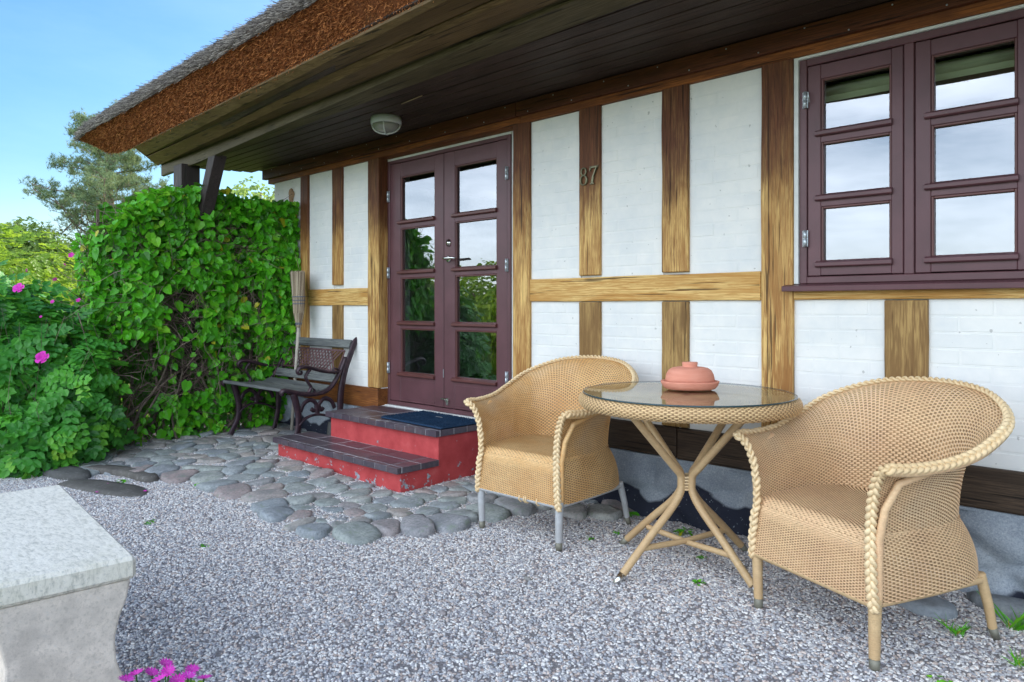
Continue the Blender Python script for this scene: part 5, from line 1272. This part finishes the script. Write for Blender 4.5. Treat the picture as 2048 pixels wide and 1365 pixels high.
# ------------------------------------------------------------------ weeds, flat stones, pot of flowers
def weed(x, y, label, kind, s, seed):
    q = np.random.default_rng(seed); z = gz(x, y)
    if kind == 'grass':
        n = 26; P = np.column_stack([q.normal(x, .012, n), q.normal(y, .012, n), np.full(n, z)]); o = blades(P, q.uniform(.5, 1.1, n)*s, np.full(n, .0022), M['ivy'], 'grass_tuft', .8); nm = 'grass tuft'
    else:
        n = 16; a = q.uniform(0, 6.283, n); r = q.uniform(.1, 1, n)*s*.6; P = np.column_stack([x+r*np.cos(a), y+r*np.sin(a), z+q.uniform(.006, .45, n)*s]); o = cloud('weed', P, np.column_stack([np.cos(a)*.4, np.sin(a)*.4, np.ones(n)]), q.uniform(.35, .6, n)*s, HT, M['ivy'], None, tip=np.column_stack([np.cos(a), np.sin(a), -.1*np.ones(n)]), jit=.2, kind=None); nm = 'weed'
    tag(o, label, nm)
weed(-2.165, -.10, 'bright leafy weed at the tarred plinth beside the left chair leg', 'leaf', .055, 1)
weed(-1.793, -.19, 'green weed at the plinth behind the table legs', 'leaf', .06, 2)
weed(-1.419, -.717, 'small pale sprout in the gravel between the front table legs', 'leaf', .034, 3)
weed(-.415, -.31, 'long grass tuft beside the flat slab at the right edge', 'grass', .085, 4)
weed(-2.092, -.561, 'tiny two-leaved sprout in gravel right of the left chair', 'leaf', .028, 5)
weed(-.56, -.50, 'small grass tuft by the right chair rear foot', 'grass', .05, 6)
weed(-2.05, -.40, 'low dark weed in gravel left of the back table foot', 'leaf', .03, 7)
weed(-2.42, -.14, 'little weed at the end of the cobbles under the left chair', 'leaf', .035, 8)
weed(-.52, -.93, 'green leaves poking from gravel at the lower right edge', 'leaf', .045, 9)
weed(-.36, -.62, 'thin grass tuft in the gravel at the right edge of the yard', 'grass', .04, 10)
weed(-4.9, -1.75, 'weed patch at the left gravel edge beside the dark slabs', 'leaf', .045, 11)
weed(-3.9, -1.95, 'sparse weed in the gravel right of the granite bench', 'leaf', .035, 12)
weed(-4.45, -1.45, 'weed at the rim of the cobbles by the brown oval stone', 'leaf', .04, 13)
weed(-1.56, -.44, 'tiny weed under the crossed table stretchers', 'leaf', .028, 14)
weed(-3.35, -1.9, 'low green sprig in the middle of the gravel', 'leaf', .03, 15)
def slab(name, poly, z0, z1, label, mat, tilt=0.0):
    cx = sum(p[0] for p in poly)/len(poly); cy = sum(p[1] for p in poly)/len(poly); n = 20; mb = MB(); rad = []
    pts2 = crv([(p[0], p[1]) for p in poly]+[poly[0]], n+1)[:n]; vs = []
    for s, z in ((1.0, z0), (1.0, z0+(z1-z0)*.6), (.94, z1), (.5, z1+.004)): vs += [(cx+(p[0]-cx)*s, cy+(p[1]-cy)*s, z+tilt*(p[0]-cx)*s+.006*noise.noise(Vector((p[0]*14, p[1]*14, s)))) for p in pts2]
    fs = [(a*n+i, a*n+(i+1) % n, (a+1)*n+(i+1) % n, (a+1)*n+i) for a in range(3) for i in range(n)]+[tuple(3*n+i for i in range(n))]
    mb.add(vs, fs, True); tag(obj(name, mb, mat), label, 'stone')
M['dark_slate'] = stone('dark_slate', [(.10, .105, .105), (.13, .12, .11)], 40, speck=.3, bump=.6)
slab('edging_stone', [(-5.45, -1.86), (-5.05, -1.70), (-4.78, -1.66), (-4.80, -1.56), (-5.1, -1.58), (-5.5, -1.76)], 0, .050, 'long dark slate edging stone below the cobbles', M['dark_slate'])
slab('edging_stone', [(-5.62, -2.06), (-5.25, -1.98), (-5.16, -1.86), (-5.38, -1.82), (-5.66, -1.92)], 0, .045, 'dark brown edging stone under the rose shrub', M['dark_slate'])
slab('flat_slab', [(-5.15, -2.05), (-4.75, -1.95), (-4.45, -1.80), (-4.62, -1.70), (-5.0, -1.80), (-5.2, -1.95)], -.01, .022, 'flat grey slab sunk in the gravel near the granite bench', M['dark_slate'])
M['slab_grey'] = stone('slab_grey', [(.30, .33, .37), (.32, .35, .38)], 60, speck=.4, bump=.4)
slab('paving_slab', [(-.60, -.12), (-.42, -.28), (-.10, -.42), (.2, -.35), (.2, -.05), (-.2, -.03)], -.01, .034, 'grey slab against the plinth at the right edge', M['slab_grey'])
slab('half_buried_stone', [(-.79, -.36), (-.70, -.42), (-.60, -.38), (-.60, -.30), (-.70, -.26), (-.78, -.29)], -.02, .028, 'smooth grey stone half buried under the right chair', M['slab_grey'])
slab('field_stone', [(-4.93, -.24), (-4.78, -.28), (-4.66, -.20), (-4.68, -.06), (-4.85, -.04), (-4.95, -.12)], 0, .22, 'dark rounded boulder wedged left of the upper step', M['dark_slate'])
Pt = thing('flower_pot', 'clay pot of magenta daisies at the bottom edge of the picture', 'flower pot', (-1.36, -2.83, 0)); OFF[Pt.name] = Vector((0, 0, 0))
mb = MB(); mb.lathe([(.085, 0), (.115, .30), (.130, .31), (.132, .352), (.120, .352), (.116, .32), (.01, .32)], 36); obj('pot', mb, M['pot'], Pt)
for (px, py, dep) in [(252, 1361, 1.22), (272, 1349, 1.28), (303, 1347, 1.33), (331, 1329, 1.36), (336, 1345, 1.30), (384, 1341, 1.34), (376, 1354, 1.26), (318, 1361, 1.20), (408, 1358, 1.29), (355, 1363, 1.22)]:
    g_ = Cam+dep*Vector((-.684+.7296*(px-1024)/1420, .7296+.684*(px-1024)/1420, (615-py)/1420)) - Vector((-1.36, -2.83, 0)); x, y, z = g_
    mb = MB(); mb.tube([(x*.5, y*.5, .32), (x*.8, y*.8, .37), (x, y, z)], .0016, 5); st = obj('stem', mb, M['ivy'], Pt)
    mb = MB(); N_ = Vector((rng.uniform(-.35, .35), rng.uniform(-.35, .35), 1)).normalized(); M4 = N_.to_track_quat('Z', 'Y').to_matrix().to_4x4(); M4.translation = Vector((x, y, z))
    for k in range(13): an = 2*math.pi*k/13; c, s = math.cos(an), math.sin(an); mb.add([(0, 0, 0), (.010*c-.0022*s, .010*s+.0022*c, .003), (.0155*c, .0155*s, .004), (.010*c+.0022*s, .010*s-.0022*c, .003)], [(0, 1, 2, 3)])
    mb.rot(M4); obj('flower', mb, M['petal'], Pt)
P = np.column_stack([nr.normal(0, .05, 160), nr.normal(0, .05, 160), nr.uniform(.32, .39, 160)]); o = cloud('foliage', P, np.tile([0, 0, 1.0], (160, 1)), .03, OV, M['bush_leaf'], Pt)
# a few fallen petals on the gravel and a reed hanging from the soffit
mb = MB()
for x, y in [(-4.75, -1.95), (-4.55, -1.75), (-4.9, -1.85)]: mb.add([(x, y, gz(x, y)+.012), (x+.02, y, gz(x, y)+.014), (x+.024, y+.015, gz(x, y)+.012), (x+.004, y+.018, gz(x, y)+.016)], [(0, 1, 2, 3)])
tag(obj('fallen_petals', mb, M['petal'], center=False), 'few fallen pink petals on gravel near dark edging stone', 'petals', kind='stuff')
mb = MB(); mb.tube([(-3.62, -.52, 2.430), (-3.50, -.545, 2.424), (-3.38, -.55, 2.428)], .0035, 5); tag(obj('loose_reed', mb, plain('reed', (.40, .30, .17), .7)), 'single pale reed caught between the soffit boards', 'reed')
